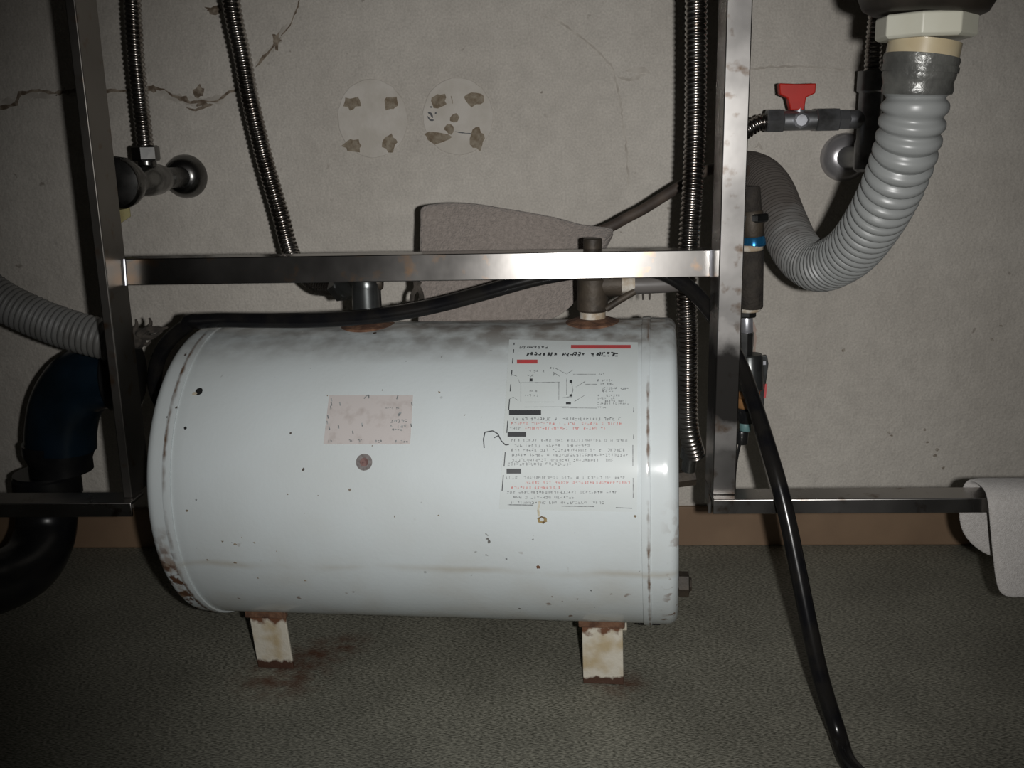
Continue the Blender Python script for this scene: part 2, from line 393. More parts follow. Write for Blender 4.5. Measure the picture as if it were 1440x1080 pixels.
STAIN2 = mat('darker_stain', (0.24, 0.205, 0.165), 0.95, 0.0, (0.42, 0.385, 0.335), 160)
PATCH = mat('filler_plaster', (0.585, 0.55, 0.50), 0.9, 0.0, (0.52, 0.485, 0.43), 35, bump=0.3, bscale=120)
CHIP = mat('chipped_brown_plaster', (0.20, 0.155, 0.105), 1.0, 0.0, (0.33, 0.285, 0.22), 150, 0.35, 0.65, bump=1.0, bscale=180)
FOOT = mat('rusty_cream_paint', (0.55, 0.51, 0.42), 0.6, 0.0, (0.44, 0.385, 0.28), 45, 0.45, 0.7)


def rusty_foot(z0, z1):
    m = mat('rusted_foot_paint', (0.55, 0.51, 0.42), 0.65, bump=0.2, bscale=180); nt = m.node_tree; L = nt.links.new; b = nt.nodes['Principled BSDF']
    tc = node(nt, 'ShaderNodeTexCoord'); sx = node(nt, 'ShaderNodeSeparateXYZ'); L(tc.outputs['Object'], sx.inputs[0])
    n = node(nt, 'ShaderNodeTexNoise'); n.inputs['Scale'].default_value = 95; n.inputs['Detail'].default_value = 5; L(tc.outputs['Object'], n.inputs[0])
    n2 = node(nt, 'ShaderNodeTexNoise'); n2.inputs['Scale'].default_value = 45; L(tc.outputs['Object'], n2.inputs[0])
    r2 = node(nt, 'ShaderNodeMapRange', i_1=0.48, i_2=0.7); L(n2.outputs[0], r2.inputs[0])
    mx = node(nt, 'ShaderNodeMix', data_type='RGBA'); mx.inputs[6].default_value = (0.56, 0.525, 0.44, 1); mx.inputs[7].default_value = (0.42, 0.34, 0.21, 1); L(r2.outputs[0], mx.inputs[0])
    col = mx.outputs[2]
    for (za, zb, c) in ((z1 - 0.026, z1 + 0.006, (0.13, 0.055, 0.026, 1)), (z0 + 0.0155, z0 + 0.0005, (0.06, 0.026, 0.014, 1))):
        h = node(nt, 'ShaderNodeMapRange', i_1=za, i_2=zb, i_3=-0.35, i_4=0.75); h.clamp = False; L(sx.outputs[2], h.inputs[0])
        ad = node(nt, 'ShaderNodeMath', operation='ADD'); L(h.outputs[0], ad.inputs[0]); L(n.outputs[0], ad.inputs[1])
        r = node(nt, 'ShaderNodeMapRange', i_1=0.62, i_2=0.78); L(ad.outputs[0], r.inputs[0])
        k = node(nt, 'ShaderNodeMix', data_type='RGBA'); k.inputs[7].default_value = c; L(r.outputs[0], k.inputs[0]); L(col, k.inputs[6]); col = k.outputs[2]
    L(col, b.inputs['Base Color']); return m


STICKER = mat('label_film', (0.575, 0.62, 0.62), 0.5, 0.0, (0.545, 0.585, 0.575), 12, coat=0.4)
INKBLACK = mat('black_ink', (0.035, 0.038, 0.042), 0.5)
INKGREY = mat('worn_grey_ink', (0.16, 0.17, 0.175), 0.5, 0.0, (0.36, 0.38, 0.38), 320, 0.42, 0.62)
INKRED = mat('red_ink', (0.50, 0.06, 0.065), 0.5, 0.0, (0.42, 0.07, 0.07), 200)
INKPINK = mat('worn_red_ink', (0.50, 0.16, 0.15), 0.5, 0.0, (0.56, 0.36, 0.34), 320, 0.42, 0.62)
PINKLABEL = mat('faded_pink_label', (0.515, 0.48, 0.465), 0.6, 0.0, (0.42, 0.38, 0.36), 110, 0.5, 0.72)
YELLOW = mat('yellowed_paper', (0.36, 0.32, 0.15), 0.8, 0.0, (0.25, 0.21, 0.09), 60)
DUST = mat('dust_fluff', (0.035, 0.03, 0.025), 1.0, 0.0, (0.075, 0.064, 0.053), 120)
ORANGE = mat('orange_brass', (0.30, 0.15, 0.06), 0.45, 0.4)
TEAL = mat('teal_plastic', (0.10, 0.19, 0.19), 0.5)

# ------------------------------------------------------------------ the setting
foot_right = G(850, 962); foot_left = G(386, 942)
stains = [((foot_left.x + 0.01, foot_left.y - 0.012, 0), 0.055, 0.9), ((foot_left.x + 0.035, foot_left.y + 0.03, 0), 0.04, 0.8),
          ((foot_right.x + 0.015, foot_right.y + 0.0, 0), 0.032, 0.8), ((foot_left.x + 0.06, foot_left.y + 0.05, 0), 0.035, 0.7)]
floor = struct(MB().box((-1.6, -2.2, -0.05), (1.7, 0.06, 0.0)).build('floor', floor_material(stains), smooth=False))
floor.data.transform(M.Translation(floor.location)); floor.location = (0, 0, 0)
wall = struct(MB().box((-1.6, 0.0, 0.0), (1.7, 0.06, 1.3)).build('wall_back', wall_material(), smooth=False))
wall.data.transform(M.Translation(wall.location)); wall.location = (0, 0, 0)
base = struct(MB().box((-1.6, -0.007, 0.0), (1.7, 0.0, 0.052)).build('baseboard_back', BASEB, smooth=False, bevel=0.0015))


def blob(cx, cy, rx, ry, n=18, jit=0.22, y0=0.002, y1=-0.0012, seedk=0):
    rnd = random.Random(seedk); c = W(cx, cy, 0); k = 1.1883 / F; poly = []
    for i in range(n):
        a = 2 * PI * i / n; j = 1 + rnd.uniform(-jit, jit); poly.append(V((c.x + rx * k * j * math.cos(a), y0, c.z + ry * k * j * math.sin(a))))
    return MB().prism(poly, (0, y1 - y0, 0))


def crack(pts, wd, m, name='crack', jit=1.0, y=-0.0006):
    """a ragged thin mark on the plaster: pts in photograph pixels, wd half width in metres"""
    P = []
    for (a, b) in zip(pts[:-1], pts[1:]):
        n = max(2, int(math.hypot(b[0] - a[0], b[1] - a[1]) / 5))
        for k in range(n): P.append((a[0] + (b[0] - a[0]) * k / n, a[1] + (b[1] - a[1]) * k / n))
    P.append(pts[-1]); b = MB(); vs = []; fs = []
    Q = [W(x + random.uniform(-1, 1) * jit, y_ + random.uniform(-1, 1) * jit, 0) for (x, y_) in P]
    for i, q in enumerate(Q):
        t = (Q[min(i + 1, len(Q) - 1)] - Q[max(i - 1, 0)]).normalized(); nrm = V((-t.z, 0, t.x))
        h = wd * random.uniform(0.35, 1.25) * (0.2 if i in (0, len(Q) - 1) else 1)
        for s_, yy in ((1, 0.002), (1, y), (-1, y), (-1, 0.002)): vs.append(V((q.x + nrm.x * h * s_, yy, q.z + nrm.z * h * s_)))
    for i in range(len(Q) - 1):
        for k in range(3): fs.append((i * 4 + k, i * 4 + k + 1, i * 4 + k + 5, i * 4 + k + 4))
    b.add(vs, fs); return b.build(name, m, wall, smooth=False)


for pts in ([(-10, 152), (20, 142), (40, 134), (80, 134)], [(78, 133), (130, 131), (180, 130), (235, 128)], [(232, 132), (262, 142), (300, 143), (335, 126)], [(360, 95), (394, 52), (412, 30)]):
    crack(pts, 0.0048, STAIN, 'dirt_halo', 2.0, -0.0003)
crack([(-10, 156), (8, 150), (22, 146), (28, 131), (50, 127), (80, 131)], 0.0022, CRACK)
crack([(78, 131), (110, 128), (140, 128), (172, 128), (190, 127), (215, 124), (232, 126)], 0.0026, CRACK)
crack([(232, 127), (245, 136), (256, 139), (268, 145), (285, 143), (305, 142), (322, 130), (335, 124)], 0.0016, CRACK)
for q, (x, y_, a, b_) in enumerate(((281, 129, 7, 8), (257, 139, 7, 4), (389, 57, 5, 9), (300, 14, 13, 5), (214, 125, 9, 4), (285, 146, 8, 4))): blob(x, y_, a, b_, 13, 0.5, 0.001, -0.0007, q + 60).build('chipped_spot', CRACK, wall, smooth=False)
crack([(262, 152), (275, 155), (290, 150), (300, 146)], 0.0016, CRACK)
crack([(360, 95), (372, 80), (384, 66), (394, 52)], 0.0016, CRACK)
crack([(396, 50), (410, 32), (420, 8), (424, -20)], 0.0009, CRACK)
crack([(868, 108), (885, 112), (908, 104)], 0.0022, STAIN)
crack([(880, 100), (905, 98), (915, 103)], 0.003, STAIN)
crack([(755, 18), (790, 32), (830, 62), (862, 95), (872, 140), (880, 200), (884, 262)], 0.0012, STAIN)
crack([(700, 230), (715, 270), (728, 292)], 0.0007, PATCH, 'scratch')
crack([(1050, 97), (1100, 93), (1160, 95), (1190, 99)], 0.0012, STAIN)
crack([(1062, 208), (1067, 202), (1072, 212)], 0.0015, STAIN, 'nail_mark')
crack([(1060, 452), (1062, 480), (1058, 510)], 0.0022, mat('old_pink_paint', (0.44, 0.34, 0.29), 0.9), 'paint_mark')
for (x, y_) in ((1305, 622), (1318, 632), (1326, 658), (1250, 608), (1254, 613), (1408, 458), (1186, 492), (1315, 640), (1300, 604), (1395, 478)):
    blob(x, y_, 2.4, 2.0, 9, 0.6, 0.001, -0.0004, x).build('dirt_spot', STAIN2, wall, smooth=False)


# the two round plugs of filler in the wall, each with four chipped fixing holes
for (cx, cy, rx, ry, chips, sd) in ((524, 167, 48, 52, ((495, 145, 11, 8), (551, 145, 11, 10), (496, 205, 12, 9), (549, 200, 10, 11)), 3),
                                    (644, 164, 48, 51, ((618, 142, 10, 9), (667, 140, 15, 9), (616, 193, 16, 8), (672, 195, 10, 14)), 8)):
    p = blob(cx, cy, rx, ry, 48, 0.012, seedk=sd).build('filler_plug', PATCH, wall, bevel=0.0008)
    for q, (x, y_, a, b_) in enumerate(chips):
        blob(x, y_, a, b_, 14, 0.3, 0.0, -0.0022, sd * 9 + q).build('chipped_hole', CHIP, p)
    # hairline ring of dirt around the plug
    ring = [(cx + (rx + 1) * math.cos(t * PI / 24), cy - (ry + 1) * math.sin(t * PI / 24)) for t in (range(4, 36) if sd == 8 else range(0, 26))]
    crack(ring, 0.0007 if sd == 8 else 0.0005, STAIN, 'dirt_ring', 0.3)
    if sd == 8:
        for i, pts in enumerate((((605, 150), (608, 151)), ((602, 158), (606, 160), (609, 166)), ((601, 163), (605, 169), (611, 169)), ((612, 158), (614, 160)))):
            crack(list(pts), 0.0012, INKBLACK, 'ink_mark', 0.2, -0.0016)
        crack([(640, 185), (650, 187), (666, 188)], 0.0006, INKBLACK, 'scratch', 0.4, -0.0018); crack([(634, 135), (637, 146)], 0.0015, CHIP, 'scratch', 0.4, -0.0016)
        blob(640, 165, 7, 6, 10, 0.3, 0.0, -0.0018, 4).build('chipped_hole', CHIP, p); blob(632, 182, 6, 6, 10, 0.3, 0.0, -0.0018, 5).build('chipped_hole', CHIP, p)

# ------------------------------------------------------------------ the water heater
PHI, TAU, ZC, R = math.radians(-6.0), 0.021, 0.193, 0.1425
HROT = (M.Rotation(PHI, 3, 'Z') @ M.Rotation(-TAU, 3, 'Y'))
HLOC = V((-0.1 + 0.004, -0.267, 0.0))
heater = thing('water_heater', HLOC, 'white horizontal drum water heater with rusty seams and printed stickers, on two short feet', 'water heater', rot=HROT)
HM = heater.matrix_basis.copy(); HI = HM.inverted()
aL, aR, eL, eR = -0.2235, 0.193, -0.243, 0.217
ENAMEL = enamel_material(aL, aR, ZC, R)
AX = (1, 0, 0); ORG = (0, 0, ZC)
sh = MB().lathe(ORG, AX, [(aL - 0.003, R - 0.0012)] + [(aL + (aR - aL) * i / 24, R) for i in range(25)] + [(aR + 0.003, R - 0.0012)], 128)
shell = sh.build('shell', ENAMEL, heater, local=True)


def cap(a, e, sgn):
    w_ = abs(e - a); pr = [(a - sgn * 0.006, R - 0.001), (a - sgn * 0.006, R + 0.0016), (a - sgn * 0.001, R + 0.0022), (a + sgn * 0.001, R + 0.0018), (a + sgn * 0.0012, R + 0.0004)]
    pr += [(a + sgn * (w_ - 0.009) * t / 4, R + 0.0004) for t in range(1, 5)]
    for k in range(1, 8):
        an = k / 7 * PI / 2; pr.append((e - sgn * 0.009 * (1 - math.sin(an)), R + 0.0004 - 0.009 * (1 - math.cos(an))))
    pr += [(e - sgn * 0.001, R - 0.02), (e - sgn * 0.003, R * 0.5), (e - sgn * 0.003, 0.001)]
    return MB().lathe(ORG, AX, pr, 128).build('end_cap', ENAMEL, heater, local=True)


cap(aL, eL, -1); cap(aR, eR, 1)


def hit(px, py, lift=0.0):
    """point of the drum's side seen at a pixel, in the heater's own space: (a, angle)"""
    o = HI @ CAM; d = (HI.to_3x3() @ ray(px, py)).normalized(); oz = o.z - ZC
    A = d.y ** 2 + d.z ** 2; B = o.y * d.y + oz * d.z; Cc = o.y ** 2 + oz ** 2 - (R + lift) ** 2
    dis = max(0.0, B * B - A * Cc); t = (-B - math.sqrt(dis)) / A; p = o + d * t
    return p.x, math.atan2(p.z - ZC, -p.y)


def on(a, th, lift): return V((a, -math.cos(th) * (R + lift), ZC + math.sin(th) * (R + lift)))


def skin(mb_, x0, y0, x1, y1, lift, x2=None, x3=None, nx=None, ny=None):
    """a patch of the drum's skin over a pixel rectangle; x2,x3: bottom corners when they differ"""
    x2 = x0 if x2 is None else x2; x3 = x1 if x3 is None else x3
    nx = nx or max(1, int(abs(x1 - x0) / 40)); ny = ny or max(1, int(abs(y1 - y0) / 8)); vs = []; fs = []
    for j in range(ny + 1):
        v = j / ny
        for i in range(nx + 1):
            u = i / nx; xa = x0 + (x2 - x0) * v; xb = x1 + (x3 - x1) * v
            vs.append(on(*hit(xa + (xb - xa) * u, y0 + (y1 - y0) * v), lift))
    for j in range(ny):
        for i in range(nx): fs.append((j * (nx + 1) + i, j * (nx + 1) + i + 1, (j + 1) * (nx + 1) + i + 1, (j + 1) * (nx + 1) + i))
    mb_.add(vs, fs)


def line(mb_, pts, wd, lift):
    for (a, b) in zip(pts[:-1], pts[1:]):
        dx, dy = b[0] - a[0], b[1] - a[1]; l = math.hypot(dx, dy) or 1; nx_, ny_ = -dy / l * wd / 2, dx / l * wd / 2
        mb_.add([on(*hit(a[0] + nx_, a[1] + ny_), lift), on(*hit(b[0] + nx_, b[1] + ny_), lift), on(*hit(b[0] - nx_, b[1] - ny_), lift), on(*hit(a[0] - nx_, a[1] - ny_), lift)], [(0, 1, 2, 3)])


# instruction sticker
b = MB()
vs = []; fs = []; NX, NY = 8, 30
for j in range(NY + 1):
    v = j / NY
    for i in range(NX + 1):
        u = i / NX; xa = 716 - 14 * v; xb = 897 - 1 * v; vs.append(on(*hit(xa + (xb - xa) * u, 478 + 238 * v + 4 * u), 0.0004))
for j in range(NY):
    for i in range(NX): fs.append((j * (NX + 1) + i, j * (NX + 1) + i + 1, (j + 1) * (NX + 1) + i + 1, (j + 1) * (NX + 1) + i))
b.add(vs, fs); sticker = b.build('instruction_sticker', STICKER, heater, local=True)
sticker['label'] = 'white printed instruction sticker with red bars and a diagram'
LF = 0.0007


def glyph(mb_, x, y_, w_, h, rnd, bold=1.0, slant=0.0):
    """one illegible character: a few small strokes in its cell"""
    for k in range(rnd.choice((2, 3, 3, 4))):
        if rnd.random() < 0.55:
            yy = y_ + h * rnd.choice((0.1, 0.35, 0.6, 0.9)); xa = x + w_ * rnd.uniform(0, .3); xb = x + w_ * rnd.uniform(.6, .9)
            line(mb_, [(xa, yy), (xb, yy)], 0.75 * bold, LF)
        else:
            xx = x + w_ * rnd.choice((0.15, 0.45, 0.75)); line(mb_, [(xx + slant * h, y_ + h * rnd.uniform(0, .25)), (xx, y_ + h * rnd.uniform(.7, 1))], 0.8 * bold, LF)


def textline(mb_, x0, x1, y_, h=4.0, cw=4.0, rnd=random.Random(1), gap=0.12, bold=1.0, slant=0.0):
    x = x0
    while x < x1 - cw * 0.5:
        if rnd.random() > gap: glyph(mb_, x, y_, cw * 0.92, h, rnd, bold, slant)
        x += cw


ink, grey, red, pink = MB(), MB(), MB(), MB(); rnd = random.Random(5)
for bar in ((803, 486, 887, 491), (727, 506.5, 756, 512)):
    b = MB(); skin(b, *bar, LF); b.build('red_bar', INKRED, sticker, local=True, smooth=False)
textline(ink, 730, 774, 487.5, 3.6, 5.2, rnd, 0.1, 1.0, 0.3)
for (a, c_) in ((740, 785), (790, 826), (831, 871)): textline(ink, a, c_, 496, 6, 5.6, rnd, 0.0, 1.9, 0.35)
for (x0, y0, x1, y1) in ((716, 577, 761, 584), (714, 607.5, 740, 614.5), (712.5, 659, 733, 666)):
    b = MB(); skin(b, x0, y0, x1, y1, LF); b.build('heading_block', INKBLACK, sticker, local=True, smooth=False)
for (x0, x1, y_) in ((722, 875, 587.5), (717, 735, 600.5), (719, 882, 617.5), (723, 829, 625), (719, 882, 631), (720, 884, 638), (720, 865, 645), (714, 805, 650.5), (712, 884, 669.5), (713, 868, 690), (718, 810, 697), (719, 851, 704.5)):
    textline(grey, x0, x1, y_, 4.2, 4.1, rnd, 0.14, 1.05)
for (x0, x1, y_) in ((719, 873, 594), (738, 852, 600.5), (735, 885, 676.5), (719, 792, 683.5)): textline(pink, x0, x1, y_, 4.2, 4.1, rnd, 0.12, 1.05)
# the diagram: a drum, its pipes, leader lines and captions
for pts in (((731, 539), (787, 538)), ((732.5, 539), (732.5, 566)), ((786, 538), (786, 563)), ((738, 566), (779, 566)), ((738, 573), (800, 572.5)), ((745, 538), (746, 531), (750, 527)),
            ((728, 532), (731, 539)), ((716, 562), (722, 559), (729, 564)), ((719, 527), (727, 530)), ((791, 560), (805, 558)), ((797, 533), (797, 556)), ((803, 535), (806, 549), (803, 558)),
            ((780, 518), (797, 527)), ((778, 524), (787, 530)), ((806, 527), (838, 527)), ((810, 545), (823, 537)), ((823, 541), (840, 541)), ((808, 565), (823, 556)), ((790, 574), (840, 574.5)), ((798, 526), (806, 521))):
    line(grey, list(pts), 0.8, LF)
for (x0, y0, x1, y1) in ((801, 535, 805, 539), (801, 555, 805, 559), (796, 566, 803, 569), (745, 533, 749, 537)): skin(ink, x0, y0, x1, y1, LF)
for (x0, x1, y_) in ((744, 775, 521), (773, 784, 517), (778, 785, 526), (841, 852, 525), (840, 861, 534), (841, 864, 539), (846, 885, 545), (844, 868, 549), (840, 872, 555), (840, 866, 559), (850, 886, 563), (840, 884, 566.5), (840, 852, 572), (740, 757, 549), (738, 756, 555), (742, 752, 527)):
    textline(grey, x0, x1, y_, 3.2, 3.2, rnd, 0.18, 0.9)
# worn border
for (y0, y1) in ((483, 486), (492, 497), (504, 512), (521, 529), (541, 551), (562, 577), (592, 609), (636, 656), (668, 690)): line(ink, [(723.6 - (y0 - 478) * 0.082, y0), (723.6 - (y1 - 478) * 0.082, y1)], 1.3, LF)
for pts in (((891, 574), (891, 618)), ((890, 626), (890, 655)), ((890.5, 672), (890.5, 700)), ((714, 709.5), (750, 710)), ((790, 711.5), (836, 712)), ((866, 713.5), (889, 714.5))): line(grey, list(pts), 1.3, LF)
for nm, mb_, m in (('black_print', ink, INKBLACK), ('grey_print', grey, INKGREY), ('worn_red_print', pink, INKPINK)): mb_.build(nm, m, sticker, local=True, smooth=False)['kind'] = 'stuff'
# ink scrawl left of the sticker, hole and stain under it
b = MB(); line(b, [(681, 630), (680, 618), (682, 608), (693, 606), (700, 610), (705, 620), (711, 626), (716, 625)], 1.6, 0.0004); line(b, [(695, 616), (702, 612)], 1.2, 0.0004); b.build('ink_scrawl', INKBLACK, heater, local=True, smooth=False)


def disc(cx, cy, r, lift, n=24, jit=0.0, ratio=1.0, sd=0):
    rn = random.Random(sd); a0, t0 = hit(cx, cy); mpp = 0.86 / F
    vs = [on(a0, t0, lift)] + [on(a0 + r * mpp * math.cos(2 * PI * k / n) * (1 + rn.uniform(-jit, jit)), t0 + r * ratio * mpp / R * math.sin(2 * PI * k / n) * (1 + rn.uniform(-jit, jit)), lift) for k in range(n)]
    return MB().add(vs, [(0, 1 + k, 1 + (k + 1) % n) for k in range(n)])


# faded pink label with its stamp
b = MB(); skin(b, 463, 556, 581, 625, 0.0004, 455, 577, nx=4, ny=10); plabel = b.build('faded_label', PINKLABEL, heater, local=True)
plabel['label'] = 'faded pinkish grey paper label, print worn away'
b = MB(); rn = random.Random(3)
textline(b, 549, 573, 590, 5, 5, rn, 0.1, 1.2, 0.2); textline(b, 548, 572, 597, 5, 5, rn, 0.1, 1.2); textline(b, 551, 566, 603, 3, 4, rn, 0.0, 1.2); textline(b, 542, 562, 573.5, 2.4, 3, rn, 0.2, 0.7)
line(b, [(560, 585), (564, 580)], 3, LF); line(b, [(512, 561), (516, 557), (519, 556), (519, 561)], 1.5, LF); line(b, [(558, 562), (560, 556)], 1.5, LF)
for (x0, x1) in ((461, 471), (490, 498), (503, 512), (527, 538), (555, 575)): textline(b, x0, x1, 618.5, 4, 4, rn, 0.1, 1.3)
for (x, y_) in ((466, 560), (466, 566), (465, 571), (478, 566), (461, 584), (460, 592), (463, 600), (496, 606), (579, 566), (578, 596), (476, 598), (509, 595)): line(b, [(x, y_), (x + 1, y_ + 5)], 1.6, LF)
b.build('worn_print', INKGREY, plabel, local=True, smooth=False)['kind'] = 'stuff'
em = disc(512.5, 650, 11.5, 0.0009).build('round_emblem', mat('grey_emblem', (0.14, 0.125, 0.12), 0.5, 0.0, (0.21, 0.19, 0.185), 330), heater, local=True)
disc(512.5, 650, 6, 0.0013).build('emblem_centre', mat('dull_red_emblem', (0.20, 0.115, 0.105), 0.5, 0.0, (0.12, 0.06, 0.055), 400), em, local=True)
DIRT = mat('dark_dirt', (0.22, 0.19, 0.16), 0.9)
BLK = mat('open_hole', (0.006, 0.006, 0.006), 0.9)
disc(280, 551, 5.5, 0.0005, 20, 0.08, 1.15, 1).build('screw_hole', BLK, heater, local=True); disc(274, 554, 3.6, 0.0006, 12, 0.2, 0.8, 2).build('paint_chip', FOOT, heater, local=True)
disc(261, 602, 2.2, 0.0004, 12, 0.2, 1, 3).build('screw_hole', BLK, heater, local=True); disc(757, 797, 3, 0.0004, 12, 0.3, 1, 4).build('paint_chip', RUST, heater, local=True)
disc(762, 731, 6.5, 0.0005, 16, 0.2, 0.8, 5).build('screw_hole', mat('yellow_rust', (0.30, 0.22, 0.10), 0.9, 0.0, (0.10, 0.06, 0.03), 250), heater, local=True); disc(762, 730, 2.6, 0.0009, 12, 0.2, 1, 6).build('screw_hole', STICKER, heater, local=True)
b = MB(); line(b, [(759, 705), (757, 716), (758, 726)], 3.0, 0.0008); b.build('rust_run', mat('rust_run', (0.40, 0.33, 0.19), 0.8, 0.0, (0.54, 0.53, 0.46), 120), heater, local=True, smooth=False)
for k in range(34):
    x = rnd.uniform(255, 900); y_ = rnd.uniform(500, 855)
    if 700 < x < 900 and y_ < 720: continue
    disc(x, y_, rnd.choice((0.7, 0.8, 1.0, 1.2, 1.5)), 0.0004, 9, 0.55, rnd.uniform(0.6, 1.4), k).build('paint_chip', (CHIP, DIRT, INKGREY)[k % 3], heater, local=True)
for (x, y_) in ((263, 718), (313, 761), (331, 765), (358, 763), (331, 791), (430, 816), (292, 787), (497, 892 - 60), (812, 842), (893, 726), (860, 835)):
    disc(x, y_, 1.9, 0.0004, 11, 0.55, 0.8, int(x)).build('paint_chip', CHIP, heater, local=True)

# feet: a folded strip bracket under each end, front leg and rear leg
def feet(px0, px1, py_top, py_bot, lean):
    p0, p1 = HI @ G(px0, py_bot), HI @ G(px1, py_bot); x0, x1 = p0.x, p1.x; yf = (p0.y + p1.y) / 2
    zb = lambda x: -TAU * x
    zt = ZC - math.sqrt(R * R - yf * yf)
    xm = (x0 + x1) / 2
    o = MB().add([(x0, yf, zb(xm)), (x1, yf, zb(xm)), (x1, yf + 0.003, zb(xm)), (x0, yf + 0.003, zb(xm)), (x0 - lean, yf, zt + 0.004), (x1 - lean, yf, zt + 0.004), (x1 - lean, yf + 0.003, zt + 0.004), (x0 - lean, yf + 0.003, zt + 0.004)],
                 [(3, 2, 1, 0), (4, 5, 6, 7), (0, 1, 5, 4), (1, 2, 6, 5), (2, 3, 7, 6), (3, 0, 4, 7)]).build('foot', rusty_foot(zb(xm), zt), heater, local=True, smooth=False, bevel=0.0008)
    # rusted weld lip where the foot meets the drum
    MB().box((x0 - lean - 0.003, yf - 0.002, zt - 0.006), (x1 - lean + 0.002, yf + 0.0045, zt + 0.003)).build('weld_lip', RUST, o, local=True, bevel=0.001)
    MB().box((x0, -yf - 0.003, zb(xm)), (x1, -yf, zt + 0.004)).build('foot', FOOT, heater, local=True, smooth=False, bevel=0.0008)


feet(820, 877, 878, 962, 0.0); feet(362, 414, 858, 940, 0.004)
# drain stub on the right end
q = HI @ W(962, 815, -0.30)
MB().lathe((eR - 0.006, -0.02, q.z), (1, 0, 0), [(0, 0.009), (0.008, 0.009), (0.008, 0.012), (0.017, 0.012), (0.018, 0.007), (0.02, 0.006)], 6).build('drain_plug', BRONZE, heater, local=True, smooth=False)
MB().lathe((aR, -0.018, ZC - R - 0.004), (1, 0, 0.0), [(-0.014, 0.002), (-0.012, 0.0055), (0.008, 0.0055), (0.01, 0.003)], 10).build('seam_lug', BLK, heater, local=True)

# pipe sockets on top of the drum
def socket(px, nm):
    a = (HI @ W(px, 440, -0.262)).x
    MB().lathe((a, 0, ZC + R - 0.006), (0, 0, 1), [(0, 0.029), (0.0055, 0.026), (0.008, 0.019), (0.009, 0.016)], 32).build('pipe_socket', RUST, heater, local=True)
    return HM @ V((a, 0, ZC + R))


s1 = socket(515, 'a'); s2 = socket(835, 'b')

# outlet elbow on the left socket: bends back behind the rail to the flexible hose
el = thing('outlet_elbow_pipe', s1, 'grey steel elbow pipe rising from the left socket on top of the white drum', 'pipe')
MB().lathe(s1 + V((0, 0, 0.002)), (0, 0, 1), [(0, 0.0115), (0.010, 0.0115), (0.011, 0.0138), (0.034, 0.0138)], 28).build('pipe', GREYSTEEL, el)
e0 = s1 + V((0, 0, 0.034)); ep = curve([e0, e0 + V((0.0, 0.0, 0.006)), e0 + V((-0.006, 0.008, 0.009)), e0 + V((-0.016, 0.02, 0.006)), e0 + V((-0.026, 0.032, 0.0))], 0.002)
MB().tube(ep, 0.0135, 24).build('elbow', GREYSTEEL, el)
MB().lathe(ep[-1], ep[-1] - ep[-3], [(-0.002, 0.0148), (0.012, 0.0148)], 6).build('hex_nut', CHROME, el, smooth=False)
MB().lathe(e0 + V((0.006, 0, 0.006)), (1, 0, 0), [(0, 0.007), (0.008, 0.0075), (0.010, 0.006)], 12).build('plug', BRONZE, el)
hose2_end = ep[-1] + (ep[-1] - ep[-3]).normalized() * 0.008

# relief valve on the right socket
rv = thing('relief_valve', s2, 'tarnished brass relief valve on the right socket of the white drum, half behind the rail', 'valve')
MB().lathe(s2 + V((0, 0, 0.003)), (0, 0, 1), [(0, 0.012), (0.006, 0.012)], 24).build('sealing_tape', TAPEWHITE, rv)
MB().lathe(s2 + V((0, 0, 0.009)), (0, 0, 1), [(0, 0.012), (0.002, 0.0142), (0.030, 0.0142), (0.033, 0.0105), (0.037, 0.0086), (0.053, 0.0085), (0.066, 0.0085), (0.067, 0.0075)], 28).build('body', BRONZE, rv)
br = s2 + V((0, 0, 0.034))
MB().lathe(br, (1, 0, 0), [(0, 0.0115), (0.026, 0.0115)], 24).build('side_branch', BRONZE, rv)
MB().lathe(br + V((0.026, 0, 0)), (1, 0, 0), [(0, 0.0085), (0.012, 0.0085)], 20).build('branch_tape', TAPEWHITE, rv)
gp = curve([br + V((0.037, 0, -0.001)), br + V((0.05, 0, -0.001)), br + V((0.075, 0.002, 0.0)), br + V((0.083, 0.012, 0.002)), br + V((0.084, 0.04, 0.002))], 0.003)
MB().tube(gp, 0.0082, 18).build('drain_pipe', mat('grey_pipe', (0.115, 0.105, 0.098), 0.5, 0.0), rv)
lv = curve([br + V((0.038, -0.006, -0.006)), br + V((0.024, -0.007, -0.014)), br + V((0.012, -0.006, -0.022))], 0.003)
MB().tube(lv, 0.0032, 10).build('lever', BRONZE, rv)
for dx in (0.046, 0.052): MB().lathe(br + V((dx, 0, -0.008)), (0, 0, -1), [(0, 0.0012), (0.007, 0.0007)], 8).build('loose_thread', DUST, rv)

# ------------------------------------------------------------------ the steel stand
stand = thing('sink_stand', (0.0, -0.33, 0.18), 'stainless angle-bar stand with two uprights, a raised cross rail and low side rails', 'stand')
ZT = 1.0
SPOTSTEEL = steel_material('dark_spot_steel', 0.27, spots=[((0.150, 0, W(1020, 545, -0.345).z - 0.18), (0.036, 0.056), 0.95)])


def upright(x0, x1, plate_x, m):
    o = MB()
    z0 = 0.1915
    yb = -0.303
    t = 0.003
    # L section: front flange and side plate
    if plate_x == 'l': poly = [(x0, -0.345), (x1, -0.345), (x1, -0.345 + t), (x0 + t, -0.345 + t), (x0 + t, yb), (x0, yb)]
    else: poly = [(x0, -0.345), (x1, -0.345), (x1, yb), (x1 - t, yb), (x1 - t, -0.345 + t), (x0, -0.345 + t)]
    return o.prism([(x, y_, z0) for x, y_ in poly], (0, 0, ZT - z0)).build('upright', m, stand, smooth=True, bevel=0.001)


